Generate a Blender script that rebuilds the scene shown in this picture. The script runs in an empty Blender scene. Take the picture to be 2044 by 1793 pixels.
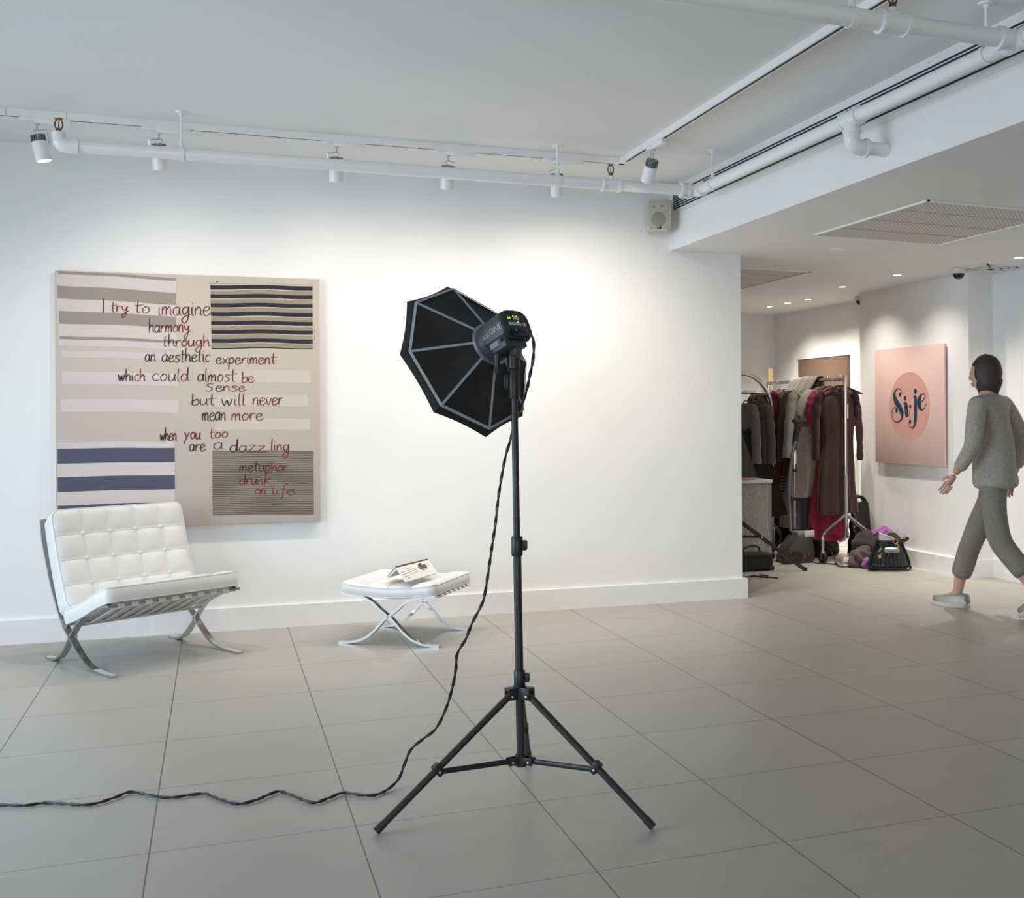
import bpy, bmesh, math, random
from mathutils import Vector as V, Matrix as Mx, noise as mnoise
from math import sin, cos, pi, radians
sc = bpy.context.scene
random.seed(7)

# ------------------------------------------------------------------ camera
CAM_H = 1.2942
YAW, ROLL, FPX = 0.3544, -0.0054, 2181.4
fw = V((sin(YAW), cos(YAW), 0)); rt = V((cos(YAW), -sin(YAW), 0)); up = V((0, 0, 1))
rt, up = cos(ROLL)*rt + sin(ROLL)*up, -sin(ROLL)*rt + cos(ROLL)*up
cam = bpy.data.cameras.new('camera'); camo = bpy.data.objects.new('camera', cam)
sc.collection.objects.link(camo); sc.camera = camo
cam.sensor_fit = 'HORIZONTAL'; cam.sensor_width = 36
cam.lens = FPX/2044*36
cam.shift_x = -216.67/2044; cam.shift_y = -67.33/2044
cam.clip_start = 0.05; cam.clip_end = 100
M = Mx.Identity(4)
for i in range(3):
    M[i][0] = rt[i]; M[i][1] = up[i]; M[i][2] = -fw[i]
M[2][3] = CAM_H
camo.matrix_world = M

# ------------------------------------------------------------------ world, daylight, exposure
sc.view_settings.view_transform = 'Standard'; sc.view_settings.look = 'None'
sc.view_settings.gamma = 1; sc.view_settings.use_curve_mapping = False
sc.view_settings.exposure = 0.0
w = bpy.data.worlds.new('daylight'); sc.world = w; w.use_nodes = True
bg = w.node_tree.nodes['Background']
bg.inputs[0].default_value = (0.88, 0.93, 1.0, 1); bg.inputs[1].default_value = 0.335

def area(name, loc, target, sx, sy, power, color, spread=180):
    l = bpy.data.lights.new(name, 'AREA'); l.shape = 'RECTANGLE'; l.size = sx; l.size_y = sy
    l.energy = power; l.color = color; l.spread = radians(spread)
    o = bpy.data.objects.new(name, l); sc.collection.objects.link(o)
    o.location = loc; o.rotation_euler = (V(target)-V(loc)).to_track_quat('-Z', 'Y').to_euler()
    return o
def flood(l):
    """wide reflector lamp: its beam loses strength in proportion to distance"""
    l.use_nodes = True; nt = l.node_tree; e = nt.nodes['Emission']; f = nt.nodes.new('ShaderNodeLightFalloff')
    f.inputs['Strength'].default_value = 1.0; nt.links.new(f.outputs['Linear'], e.inputs['Strength'])
# daylight through the shop window on the left of the room
area('window_daylight', (-3.3, 4.2, 1.3), (1.2, 4.9, 0.2), 3.6, 2.1, 84, (0.68, 0.83, 1.0), 115)
# daylight through the shop front behind the camera
area('shopfront_daylight', (-0.6, -2.8, 1.1), (1.2, 4.5, 2.9), 3.4, 1.8, 37, (1.0, 0.985, 0.97), 110)

SPOT_E, SPOT_C = 16, (1.0, 0.93, 0.83)
DOWN_E, DOWN_C = 60, (1.0, 0.92, 0.81)

# ------------------------------------------------------------------ materials
def S(r, g, b):
    f = lambda c: (c/12.92 if c <= 0.04045 else ((c+0.055)/1.055)**2.4)
    return (f(r/255), f(g/255), f(b/255), 1)

def nodes_of(m):
    m.use_nodes = True
    nt = m.node_tree
    return nt, nt.nodes['Principled BSDF']

MATS = {}
def mat(name, col, rough=0.5, metal=0.0, var=0.04, scale=30, bump=0.0, bscale=200, emit=0, spec=None, sheen=0, coat=0):
    if name in MATS: return MATS[name]
    m = bpy.data.materials.new(name); nt, b = nodes_of(m); N = nt.nodes; L = nt.links
    c = S(*col) if max(col) > 1.001 else (*col, 1)
    tc = N.new('ShaderNodeTexCoord')
    if var:
        n = N.new('ShaderNodeTexNoise'); n.inputs['Scale'].default_value = scale; n.inputs['Detail'].default_value = 3
        L.new(tc.outputs['Object'], n.inputs['Vector'])
        mr = N.new('ShaderNodeMapRange')
        mr.inputs[1].default_value = 0.3; mr.inputs[2].default_value = 0.7
        mr.inputs[3].default_value = 1-var; mr.inputs[4].default_value = 1+var
        L.new(n.outputs[0], mr.inputs[0])
        mx = N.new('ShaderNodeVectorMath'); mx.operation = 'SCALE'
        mx.inputs[0].default_value = c[:3]; L.new(mr.outputs[0], mx.inputs['Scale'])
        L.new(mx.outputs[0], b.inputs['Base Color'])
    else:
        b.inputs['Base Color'].default_value = c
    if bump:
        n2 = N.new('ShaderNodeTexNoise'); n2.inputs['Scale'].default_value = bscale; n2.inputs['Detail'].default_value = 4
        L.new(tc.outputs['Object'], n2.inputs['Vector'])
        bp = N.new('ShaderNodeBump'); bp.inputs['Strength'].default_value = bump; bp.inputs['Distance'].default_value = 0.002
        L.new(n2.outputs[0], bp.inputs['Height']); L.new(bp.outputs[0], b.inputs['Normal'])
    b.inputs['Roughness'].default_value = rough; b.inputs['Metallic'].default_value = metal
    if spec is not None: b.inputs['Specular IOR Level'].default_value = spec
    if sheen: b.inputs['Sheen Weight'].default_value = sheen
    if coat: b.inputs['Coat Weight'].default_value = coat; b.inputs['Coat Roughness'].default_value = 0.15
    if emit:
        b.inputs['Emission Color'].default_value = c; b.inputs['Emission Strength'].default_value = emit
    MATS[name] = m
    return m

def tile_material():
    m = bpy.data.materials.new('porcelain_floor_tiles'); nt, b = nodes_of(m); N = nt.nodes; L = nt.links
    geo = N.new('ShaderNodeTexCoord'); sep = N.new('ShaderNodeSeparateXYZ'); L.new(geo.outputs['Object'], sep.inputs[0])
    def math_(op, a, bb=None):
        n = N.new('ShaderNodeMath'); n.operation = op
        for k, q in enumerate((a, bb)):
            if q is None: continue
            if isinstance(q, (int, float)): n.inputs[k].default_value = q
            else: L.new(q, n.inputs[k])
        return n.outputs[0]
    X0, Y0, T = -0.793, 6.5336, 0.6
    ux = math_('DIVIDE', math_('SUBTRACT', sep.outputs[0], X0), T)
    uy = math_('DIVIDE', math_('SUBTRACT', sep.outputs[1], Y0), T)
    fx = math_('ABSOLUTE', math_('SUBTRACT', ux, math_('ROUND', ux)))
    fy = math_('ABSOLUTE', math_('SUBTRACT', uy, math_('ROUND', uy)))
    gx = math_('LESS_THAN', fx, 0.0022/T); gy = math_('LESS_THAN', fy, 0.0020/T)
    g = math_('MAXIMUM', math_('MULTIPLY', gx, 0.85), math_('MULTIPLY', gy, 0.72))
    comb = N.new('ShaderNodeCombineXYZ')
    L.new(math_('FLOOR', ux), comb.inputs[0]); L.new(math_('FLOOR', uy), comb.inputs[1])
    wn = N.new('ShaderNodeTexWhiteNoise'); wn.noise_dimensions = '3D'; L.new(comb.outputs[0], wn.inputs['Vector'])
    mp = N.new('ShaderNodeMapping'); mp.inputs['Scale'].default_value = (1.6, 6, 1); L.new(geo.outputs['Object'], mp.inputs[0])
    n1 = N.new('ShaderNodeTexNoise'); n1.inputs['Scale'].default_value = 1.5; n1.inputs['Detail'].default_value = 6; L.new(mp.outputs[0], n1.inputs['Vector'])
    n2 = N.new('ShaderNodeTexNoise'); n2.inputs['Scale'].default_value = 140; n2.inputs['Detail'].default_value = 2; L.new(geo.outputs['Object'], n2.inputs['Vector'])
    k = math_('ADD', math_('ADD', math_('MULTIPLY', math_('SUBTRACT', n1.outputs[0], 0.5), 0.10),
              math_('MULTIPLY', math_('SUBTRACT', wn.outputs[0], 0.5), 0.035)),
              math_('MULTIPLY', math_('SUBTRACT', n2.outputs[0], 0.5), 0.09))
    k = math_('ADD', k, 1.0)
    # scuffs
    vo = N.new('ShaderNodeTexVoronoi'); vo.inputs['Scale'].default_value = 2.3; L.new(geo.outputs['Object'], vo.inputs['Vector'])
    sp = math_('LESS_THAN', vo.outputs['Distance'], 0.008)
    k = math_('MULTIPLY', k, math_('SUBTRACT', 1.0, math_('MULTIPLY', sp, 0.5)))
    sc_ = N.new('ShaderNodeVectorMath'); sc_.operation = 'SCALE'; sc_.inputs[0].default_value = S(162, 158, 151)[:3]; L.new(k, sc_.inputs['Scale'])
    mix = N.new('ShaderNodeMix'); mix.data_type = 'RGBA'
    L.new(g, mix.inputs[0]); L.new(sc_.outputs[0], mix.inputs[6]); mix.inputs[7].default_value = S(62, 57, 52)
    L.new(mix.outputs[2], b.inputs['Base Color'])
    b.inputs['Roughness'].default_value = 0.42; b.inputs['Specular IOR Level'].default_value = 0.4
    bp = N.new('ShaderNodeBump'); bp.inputs['Strength'].default_value = 0.25; bp.inputs['Distance'].default_value = 0.002
    L.new(math_('SUBTRACT', 1.0, g), bp.inputs['Height']); L.new(bp.outputs[0], b.inputs['Normal'])
    return m

def canvas_weave(name, col):
    m = bpy.data.materials.new(name); nt, b = nodes_of(m); N = nt.nodes; L = nt.links
    tc = N.new('ShaderNodeTexCoord')
    outs = []
    for ax in ('X', 'Z'):
        wv = N.new('ShaderNodeTexWave'); wv.wave_type = 'BANDS'; wv.bands_direction = ax
        wv.inputs['Scale'].default_value = 90; wv.inputs['Distortion'].default_value = 6; wv.inputs['Detail'].default_value = 2; wv.inputs['Detail Scale'].default_value = 4
        L.new(tc.outputs['Object'], wv.inputs['Vector']); outs.append(wv.outputs['Fac'])
    ad = N.new('ShaderNodeMath'); L.new(outs[0], ad.inputs[0]); L.new(outs[1], ad.inputs[1])
    ns = N.new('ShaderNodeTexNoise'); ns.inputs['Scale'].default_value = 160; L.new(tc.outputs['Object'], ns.inputs['Vector'])
    a2 = N.new('ShaderNodeMath'); L.new(ad.outputs[0], a2.inputs[0]); L.new(ns.outputs[0], a2.inputs[1])
    mr = N.new('ShaderNodeMapRange'); mr.inputs[1].default_value = 0; mr.inputs[2].default_value = 3
    mr.inputs[3].default_value = 0.86; mr.inputs[4].default_value = 1.12; L.new(a2.outputs[0], mr.inputs[0])
    sv = N.new('ShaderNodeVectorMath'); sv.operation = 'SCALE'; sv.inputs[0].default_value = S(*col)[:3]; L.new(mr.outputs[0], sv.inputs['Scale'])
    L.new(sv.outputs[0], b.inputs['Base Color']); b.inputs['Roughness'].default_value = 0.85
    b.inputs['Specular IOR Level'].default_value = 0.15
    return m

def perforated(name, pitch, rad, col, hole):
    m = bpy.data.materials.new(name); nt, b = nodes_of(m); N = nt.nodes; L = nt.links
    tc = N.new('ShaderNodeTexCoord'); mp = N.new('ShaderNodeMapping'); mp.inputs['Scale'].default_value = (1/pitch,)*3
    L.new(tc.outputs['Object'], mp.inputs[0])
    fr = N.new('ShaderNodeVectorMath'); fr.operation = 'FRACTION'; L.new(mp.outputs[0], fr.inputs[0])
    sb = N.new('ShaderNodeVectorMath'); sb.operation = 'SUBTRACT'; L.new(fr.outputs[0], sb.inputs[0]); sb.inputs[1].default_value = (.5, .5, .5)
    ml = N.new('ShaderNodeVectorMath'); ml.operation = 'MULTIPLY'; L.new(sb.outputs[0], ml.inputs[0]); ml.inputs[1].default_value = (1, 1, 0)
    ln = N.new('ShaderNodeVectorMath'); ln.operation = 'LENGTH'; L.new(ml.outputs[0], ln.inputs[0])
    lt = N.new('ShaderNodeMath'); lt.operation = 'LESS_THAN'; L.new(ln.outputs['Value'], lt.inputs[0]); lt.inputs[1].default_value = rad
    mix = N.new('ShaderNodeMix'); mix.data_type = 'RGBA'; L.new(lt.outputs[0], mix.inputs[0])
    mix.inputs[6].default_value = S(*col); mix.inputs[7].default_value = S(*hole)
    L.new(mix.outputs[2], b.inputs['Base Color']); b.inputs['Roughness'].default_value = 0.6
    return m

# ------------------------------------------------------------------ mesh helpers
def nb(): return bmesh.new()

def bx(bm, c, s, R=None, bev=0.0, seg=2, m=0):
    mtx = Mx.Translation(V(c)) @ (R.to_4x4() if R is not None else Mx.Identity(4)) @ Mx.Diagonal((*s, 1))
    g = bmesh.ops.create_cube(bm, size=1, matrix=mtx)
    vs = g['verts']; fs = set(f for v in vs for f in v.link_faces)
    for f in fs: f.material_index = m
    if bev:
        es = list(set(e for v in vs for e in v.link_edges))
        r = bmesh.ops.bevel(bm, geom=es, offset=bev, segments=seg, affect='EDGES', profile=0.5)
        for f in r['faces']: f.material_index = m
    return bm

def frames(pts, closed=False, ref=None):
    n = len(pts); T = []
    for i in range(n):
        a = pts[(i-1) % n] if (closed or i > 0) else pts[i]
        b = pts[(i+1) % n] if (closed or i < n-1) else pts[i]
        T.append((b-a).normalized())
    r = ref or (V((0, 0, 1)) if abs(T[0].z) < 0.9 else V((1, 0, 0)))
    u = (r - T[0]*r.dot(T[0])).normalized(); out = []
    for t in T:
        u = (u - t*u.dot(t))
        if u.length < 1e-6: u = t.orthogonal()
        u.normalize(); out.append((t, u, t.cross(u)))
    return out

def tube(bm, pts, r, n=10, m=0, closed=False, caps=True, sq=(1, 1)):
    pts = [V(p) for p in pts]; fr = frames(pts, closed); rings = []
    for i, p in enumerate(pts):
        rr = r[i] if isinstance(r, (list, tuple)) else r
        t, u, v = fr[i]
        rings.append([bm.verts.new(p + u*(rr*sq[0]*cos(2*pi*k/n)) + v*(rr*sq[1]*sin(2*pi*k/n))) for k in range(n)])
    seq = list(zip(rings, rings[1:])) + ([(rings[-1], rings[0])] if closed else [])
    for a, b in seq:
        for k in range(n):
            f = bm.faces.new((a[k], a[(k+1) % n], b[(k+1) % n], b[k])); f.material_index = m; f.smooth = True
    if caps and not closed:
        f = bm.faces.new(rings[0][::-1]); f.material_index = m
        f = bm.faces.new(rings[-1]); f.material_index = m
    return bm

def flatbar(bm, pts, side, wd, th, m=0):
    """rectangular bar swept along pts; side = lateral unit vector"""
    pts = [V(p) for p in pts]; side = V(side).normalized(); n = len(pts); rings = []
    for i, p in enumerate(pts):
        t = (pts[min(i+1, n-1)] - pts[max(i-1, 0)]).normalized(); nn = t.cross(side).normalized()
        rings.append([bm.verts.new(p + side*(sx*wd/2) + nn*(sy*th/2)) for sx, sy in ((-1, -1), (1, -1), (1, 1), (-1, 1))])
    for a, b in zip(rings, rings[1:]):
        for k in range(4):
            f = bm.faces.new((a[k], a[(k+1) % 4], b[(k+1) % 4], b[k])); f.material_index = m
    bm.faces.new(rings[0][::-1]).material_index = m; bm.faces.new(rings[-1]).material_index = m
    return bm

def spline(pts, k=6):
    pts = [V(p) for p in pts]; out = []; n = len(pts)
    for i in range(n-1):
        p0, p1, p2, p3 = pts[max(i-1, 0)], pts[i], pts[i+1], pts[min(i+2, n-1)]
        for j in range(k):
            t = j/k
            out.append(0.5*((2*p1) + (p2-p0)*t + (2*p0-5*p1+4*p2-p3)*t*t + (3*p1-p0-3*p2+p3)*t**3))
    out.append(pts[-1]); return out

def lathe(bm, prof, mtx=None, n=24, m=0, caps=True):
    mtx = mtx or Mx.Identity(4); rings = []
    for r, z in prof:
        rings.append([bm.verts.new(mtx @ V((r*cos(2*pi*k/n), r*sin(2*pi*k/n), z))) for k in range(n)])
    for a, b in zip(rings, rings[1:]):
        for k in range(n):
            f = bm.faces.new((a[k], a[(k+1) % n], b[(k+1) % n], b[k])); f.material_index = m; f.smooth = True
    if caps:
        bm.faces.new(rings[0][::-1]).material_index = m; bm.faces.new(rings[-1]).material_index = m
    return bm

def prism(bm, poly, mtx, d, m=0, bev=0):
    """poly in local xy, extruded along local z from 0 to d"""
    a = [bm.verts.new(mtx @ V((x, y, 0))) for x, y in poly]; b = [bm.verts.new(mtx @ V((x, y, d))) for x, y in poly]
    n = len(poly); fs = [bm.faces.new(a[::-1]), bm.faces.new(b)]
    for k in range(n): fs.append(bm.faces.new((a[k], a[(k+1) % n], b[(k+1) % n], b[k])))
    for f in fs: f.material_index = m
    if bev:
        es = list(set(fs[0].edges) | set(fs[1].edges))
        r = bmesh.ops.bevel(bm, geom=es, offset=bev, segments=2, affect='EDGES', profile=0.5)
        for f in r['faces']: f.material_index = m
    return bm

def grid(bm, fn, nu, nv, m=0, cu=False):
    P = [[bm.verts.new(V(fn(i/nu, j/nv))) for j in range(nv+1)] for i in range(nu if cu else nu+1)]
    for i in range(nu):
        for j in range(nv):
            a, b = P[i], P[(i+1) % len(P)]
            f = bm.faces.new((a[j], b[j], b[j+1], a[j+1])); f.material_index = m; f.smooth = True
    return P

def ball(bm, c, r, m=0, seg=16, M3=None):
    s = r if isinstance(r, (tuple, list)) else (r, r, r)
    mtx = Mx.Translation(V(c)) @ (M3.to_4x4() if M3 is not None else Mx.Identity(4)) @ Mx.Diagonal((*s, 1))
    g = bmesh.ops.create_uvsphere(bm, u_segments=seg, v_segments=max(8, seg*3//4), radius=1, matrix=mtx)
    for v in g['verts']:
        for f in v.link_faces: f.material_index = m; f.smooth = True
    return g['verts']

def rrect(w, h, r, n=5):
    out = []
    for cx, cy, a in ((w/2-r, h/2-r, 0), (-w/2+r, h/2-r, 90), (-w/2+r, -h/2+r, 180), (w/2-r, -h/2+r, 270)):
        for k in range(n+1):
            t = radians(a + 90*k/n); out.append((cx + r*cos(t), cy + r*sin(t)))
    return out

def axes(o, x, y, z):
    m_ = Mx.Identity(4)
    for i in range(3): m_[i][0] = x[i]; m_[i][1] = y[i]; m_[i][2] = z[i]; m_[i][3] = o[i]
    return m_

def looking(o, z, hint=(0, 0, 1)):
    z = V(z).normalized(); x = V(hint).cross(z)
    if x.length < 1e-4: x = V((1, 0, 0))
    x.normalize(); return axes(o, x, z.cross(x), z)

def text(bm, s, size, mtx, d=0.0006, m=0, bold=False, shear=0.0):
    cu = bpy.data.curves.new('lettering', 'FONT'); cu.body = s; cu.size = size; cu.extrude = d/2; cu.shear = shear
    cu.resolution_u = 3; cu.offset = 0.012*size if bold else 0
    o = bpy.data.objects.new('lettering', cu); sc.collection.objects.link(o)
    dg = bpy.context.evaluated_depsgraph_get(); me = bpy.data.meshes.new_from_object(o.evaluated_get(dg))
    me.transform(mtx); k0 = len(bm.faces); bm.from_mesh(me); bm.faces.ensure_lookup_table()
    for f in bm.faces[k0:]: f.material_index = m
    bpy.data.objects.remove(o); bpy.data.curves.remove(cu); bpy.data.meshes.remove(me)
    return bm

MW = {}
SCL = {}
def obj(name, bm, ms, parent=None, world=False, sharp=35, label=None, flip=True):
    if world and parent is not None: bm.transform(MW[parent.name].inverted())
    if parent is not None and parent.name in SCL: bm.transform(SCL[parent.name])
    if flip: bmesh.ops.recalc_face_normals(bm, faces=bm.faces[:])
    me = bpy.data.meshes.new(name); bm.to_mesh(me); bm.free()
    if not isinstance(ms, (list, tuple)): ms = [ms]
    for m_ in ms: me.materials.append(m_)
    for p in me.polygons: p.use_smooth = True
    me.set_sharp_from_angle(angle=radians(sharp))
    o = bpy.data.objects.new(name, me); sc.collection.objects.link(o)
    if parent is not None:
        o.parent = parent; MW[o.name] = MW[parent.name]
        if parent.name in SCL: SCL[o.name] = SCL[parent.name]
    else: MW[o.name] = Mx.Identity(4)
    if label: o['label'] = label
    return o

def thing(name, label, cat, mtx=None, group=None):
    o = bpy.data.objects.new(name, None); sc.collection.objects.link(o); o.empty_display_size = 0.1
    mtx = mtx if mtx is not None else Mx.Identity(4)
    if not isinstance(mtx, Mx): mtx = Mx.Translation(V(mtx))
    o.matrix_world = mtx; MW[o.name] = mtx.copy(); o['label'] = label; o['category'] = cat
    if group: o['group'] = group
    return o

def dup(root, mtx, label, group=None):
    r = root.copy(); sc.collection.objects.link(r); r.matrix_world = mtx; MW[r.name] = mtx.copy(); r['label'] = label
    if group: r['group'] = group
    for ch in list(root.children):
        c = ch.copy(); sc.collection.objects.link(c); c.parent = r
        for g in ch.children:
            d = g.copy(); sc.collection.objects.link(d); d.parent = c
    return r

def single(name, bm, ms, label, cat, origin, group=None, **kw):
    """a thing that is one mesh, its origin moved to its base"""
    bm.transform(Mx.Translation(-V(origin)))
    o = obj(name, bm, ms, **kw); o.location = origin; MW[o.name] = Mx.Translation(V(origin))
    o['label'] = label; o['category'] = cat
    if group: o['group'] = group
    return o

def struct(name, bm, m_, parent=None, sharp=35):
    o = obj(name, bm, m_, parent, sharp=sharp); o['kind'] = 'structure'
    return o

def rotz(a): return Mx.Rotation(a, 3, 'Z')

# ------------------------------------------------------------------ shared materials
white_wall = mat('white_wall_paint', (0.83, 0.825, 0.81), 0.7, var=0.012, scale=3, bump=0.05, bscale=90)
white_ceil = mat('white_ceiling_paint', (0.80, 0.80, 0.79), 0.8, var=0.012, scale=2)
white_trim = mat('white_gloss_trim', (0.80, 0.80, 0.79), 0.35, var=0.01)
white_metal = mat('white_powder_coat', (0.82, 0.82, 0.82), 0.35, var=0.01)
chrome = mat('polished_chrome', (0.60, 0.60, 0.61), 0.08, 1.0, var=0.02)
dark_slot = mat('dark_recess', (0.015, 0.015, 0.016), 0.7, var=0.05)
black_metal = mat('black_anodised_metal', (0.016, 0.017, 0.019), 0.42, 0.0, var=0.15, scale=60)
black_plastic = mat('black_plastic', (0.012, 0.013, 0.015), 0.45, var=0.1)
silver = mat('silver_metal', (0.62, 0.62, 0.62), 0.3, 1.0, var=0.05)
brass = mat('brass', (0.35, 0.24, 0.10), 0.35, 1.0, var=0.1)
gold = mat('gold_hardware', (0.75, 0.52, 0.20), 0.25, 1.0, var=0.05)

# ------------------------------------------------------------------ the room
def wy(x): return 6.925 + 0.032*(3.53 - x)          # back wall line (face of its baseboard)
def zc(x): return 2.875 - 0.006*x                    # main ceiling
def zl(x): return 2.428 - 0.012*(x - 2.92)           # lower ceiling of the passage
WALL_DIR = V((1, -0.032, 0)).normalized(); WALL_IN = V((0.032, 1, 0)).normalized()

def poly(bm, pts, m=0):
    f = bm.faces.new([bm.verts.new(V(p)) for p in pts]); f.material_index = m

def slab(bm, lo, hi, m=0):
    lo, hi = V(lo), V(hi); bx(bm, (lo+hi)/2, hi-lo, m=m)

def hexa(bm, b4, t4):
    a = [bm.verts.new(V(p)) for p in b4]; t = [bm.verts.new(V(p)) for p in t4]
    bm.faces.new(a[::-1]); bm.faces.new(t)
    for k in range(4): bm.faces.new((a[k], a[(k+1) % 4], t[(k+1) % 4], t[k]))

bm = nb(); slab(bm, (-4, -4, -0.12), (6.4, 11.2, 0)); struct('floor', bm, tile_material())
bm = nb()   # back wall
q0, q1 = (-4, wy(-4)+0.02), (3.48, wy(3.48)+0.02)
hexa(bm, [(*q0, 0), (*q1, 0), (q1[0], q1[1]+0.16, 0), (q0[0], q0[1]+0.16, 0)], [(*q0, 2.95), (*q1, 2.95), (q1[0], q1[1]+0.16, 2.95), (q0[0], q0[1]+0.16, 2.95)])
struct('wall_back', bm, white_wall)
XB = 2.945
bm = nb()
hexa(bm, [(-4, -4, zc(-4)), (XB, -4, zc(XB)), (XB, 7.3, zc(XB)), (-4, 7.3, zc(-4))], [(-4, -4, 3.05), (XB, -4, 3.05), (XB, 7.3, 3.05), (-4, 7.3, 3.05)])
struct('ceiling', bm, white_ceil)
bm = nb()
hexa(bm, [(XB, -4, zl(XB)), (6.4, -4, zl(6.4)), (6.4, 11.2, zl(6.4)), (XB, 11.2, zl(XB))], [(XB, -4, 3.05), (6.4, -4, 3.05), (6.4, 11.2, 3.05), (XB, 11.2, 3.05)])
struct('ceiling_lower', bm, white_ceil)
PX, PY0, PY1, RX, SX, FY = 5.53, 7.08, 8.62, 5.76, 5.82, 10.78
bm = nb(); slab(bm, (PX, PY0, 0), (6.2, PY1, 2.5)); struct('wall_pier', bm, white_wall)
bm = nb(); slab(bm, (RX, -4, 0), (6.2, PY0, 2.5)); struct('wall_right', bm, white_wall)
bm = nb(); slab(bm, (SX, PY1, 0), (6.2, FY, 2.5)); struct('wall_side', bm, white_wall)
bm = nb(); slab(bm, (2.2, FY, 0), (6.2, FY+0.2, 2.5)); struct('wall_far', bm, white_wall)
bm = nb(); slab(bm, (2.2, 7.2, 0), (2.35, FY, 2.5)); struct('wall_left', bm, white_wall)
bm = nb(); slab(bm, (1.6, -3.4, 0), (6.2, -3.2, 2.95)); struct('wall_front_blocker', bm, white_wall)  # unseen wall added behind the camera to darken the right foreground
# baseboards
BH = 0.14
bm = nb()
a, b = (-4, wy(-4)), (3.515, wy(3.515))
hexa(bm, [(*a, 0), (*b, 0), (b[0], b[1]+0.2, 0), (a[0], a[1]+0.2, 0)], [(*a, BH), (*b, BH), (b[0], b[1]+0.2, BH), (a[0], a[1]+0.2, BH)])
bmesh.ops.bevel(bm, geom=[e for e in bm.edges if all(v.co.z > 0.1 for v in e.verts)], offset=0.003, segments=2, affect='EDGES')
struct('baseboard_back', bm, white_trim)
bm = nb(); slab(bm, (PX-0.018, PY0-0.018, 0), (PX+0.05, PY1+0.018, BH)); struct('baseboard_pier', bm, white_trim)
bm = nb(); slab(bm, (PX+0.05, PY0-0.018, 0), (RX, PY0+0.02, BH)); struct('baseboard_corner', bm, white_trim)
bm = nb(); slab(bm, (RX-0.018, -3.2, 0), (RX+0.03, PY0-0.018, BH)); struct('baseboard_right', bm, white_trim)
bm = nb(); slab(bm, (SX-0.018, PY1+0.02, 0), (SX+0.03, FY, BH)); struct('baseboard_side', bm, white_trim)
bm = nb(); slab(bm, (2.35, FY-0.018, 0), (SX-0.018, FY+0.03, BH)); struct('baseboard_far', bm, white_trim)
def nb_ball(c, r):
    bm = nb(); ball(bm, c, r, seg=8); return bm
# ------------------------------------------------------------------ ceiling equipment
TY = lambda x: 6.335 - 0.0265*(x + 1.03)               # first lighting track, parallel to the back wall
TX2 = 2.33                                             # second lighting track, running toward the camera
def track(name, p0, p1, label):
    t = thing(name, label, 'lighting track', Mx.Translation(V(p0)))
    d = (p1-p0); L = d.length; d.normalize(); s = V((0, 0, 1)).cross(d).normalized(); R = axes((0, 0, 0), d, s, V((0, 0, 1))).to_3x3()
    mid = (p0+p1)/2
    bm = nb()
    for sgn in (-1, 1): bx(bm, mid + s*(sgn*0.0122) + V((0, 0, -0.0185)), (L, 0.009, 0.037), R)
    bx(bm, mid + V((0, 0, -0.006)), (L, 0.034, 0.012), R)
    obj('rail', bm, white_metal, t, world=True)
    bm = nb(); bx(bm, mid + V((0, 0, -0.0275)), (L, 0.0150, 0.0172), R); obj('conductor_slot', bm, dark_slot, t, world=True, label='dark slot along the underside')
    return t
def P3(x, y, z): return V((x, y, z))
t1 = track('lighting_track', P3(-3.9, TY(-3.9), zc(-3.9)), P3(2.26, TY(2.26), zc(2.26)), 'white lighting track along the ceiling parallel to the back wall, five spotlights hanging from it')
for xx in (-0.72, -1.0):
    bm = nb(); bx(bm, (xx, TY(xx), zc(xx)-0.0185), (0.004, 0.0365, 0.0385)); obj('joint', bm, mat('grey_joint', (0.55, 0.55, 0.56), 0.5), t1, world=True)
t2 = track('lighting_track', P3(TX2, 6.20, zc(TX2)), P3(TX2, -2.5, zc(TX2)), 'white lighting track with black slot running toward the camera, one spotlight on it')
bm = nb(); bx(bm, (2.30, TY(2.3), zc(2.3)-0.019), (0.09, 0.05, 0.038), bev=0.003); bx(bm, (TX2, 6.215, zc(2.3)-0.019), (0.05, 0.09, 0.038), bev=0.003)
single('track_corner_connector', bm, white_metal, 'white corner connector joining the two ceiling lighting tracks', 'track connector', (2.30, TY(2.3), zc(2.3)))

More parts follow.
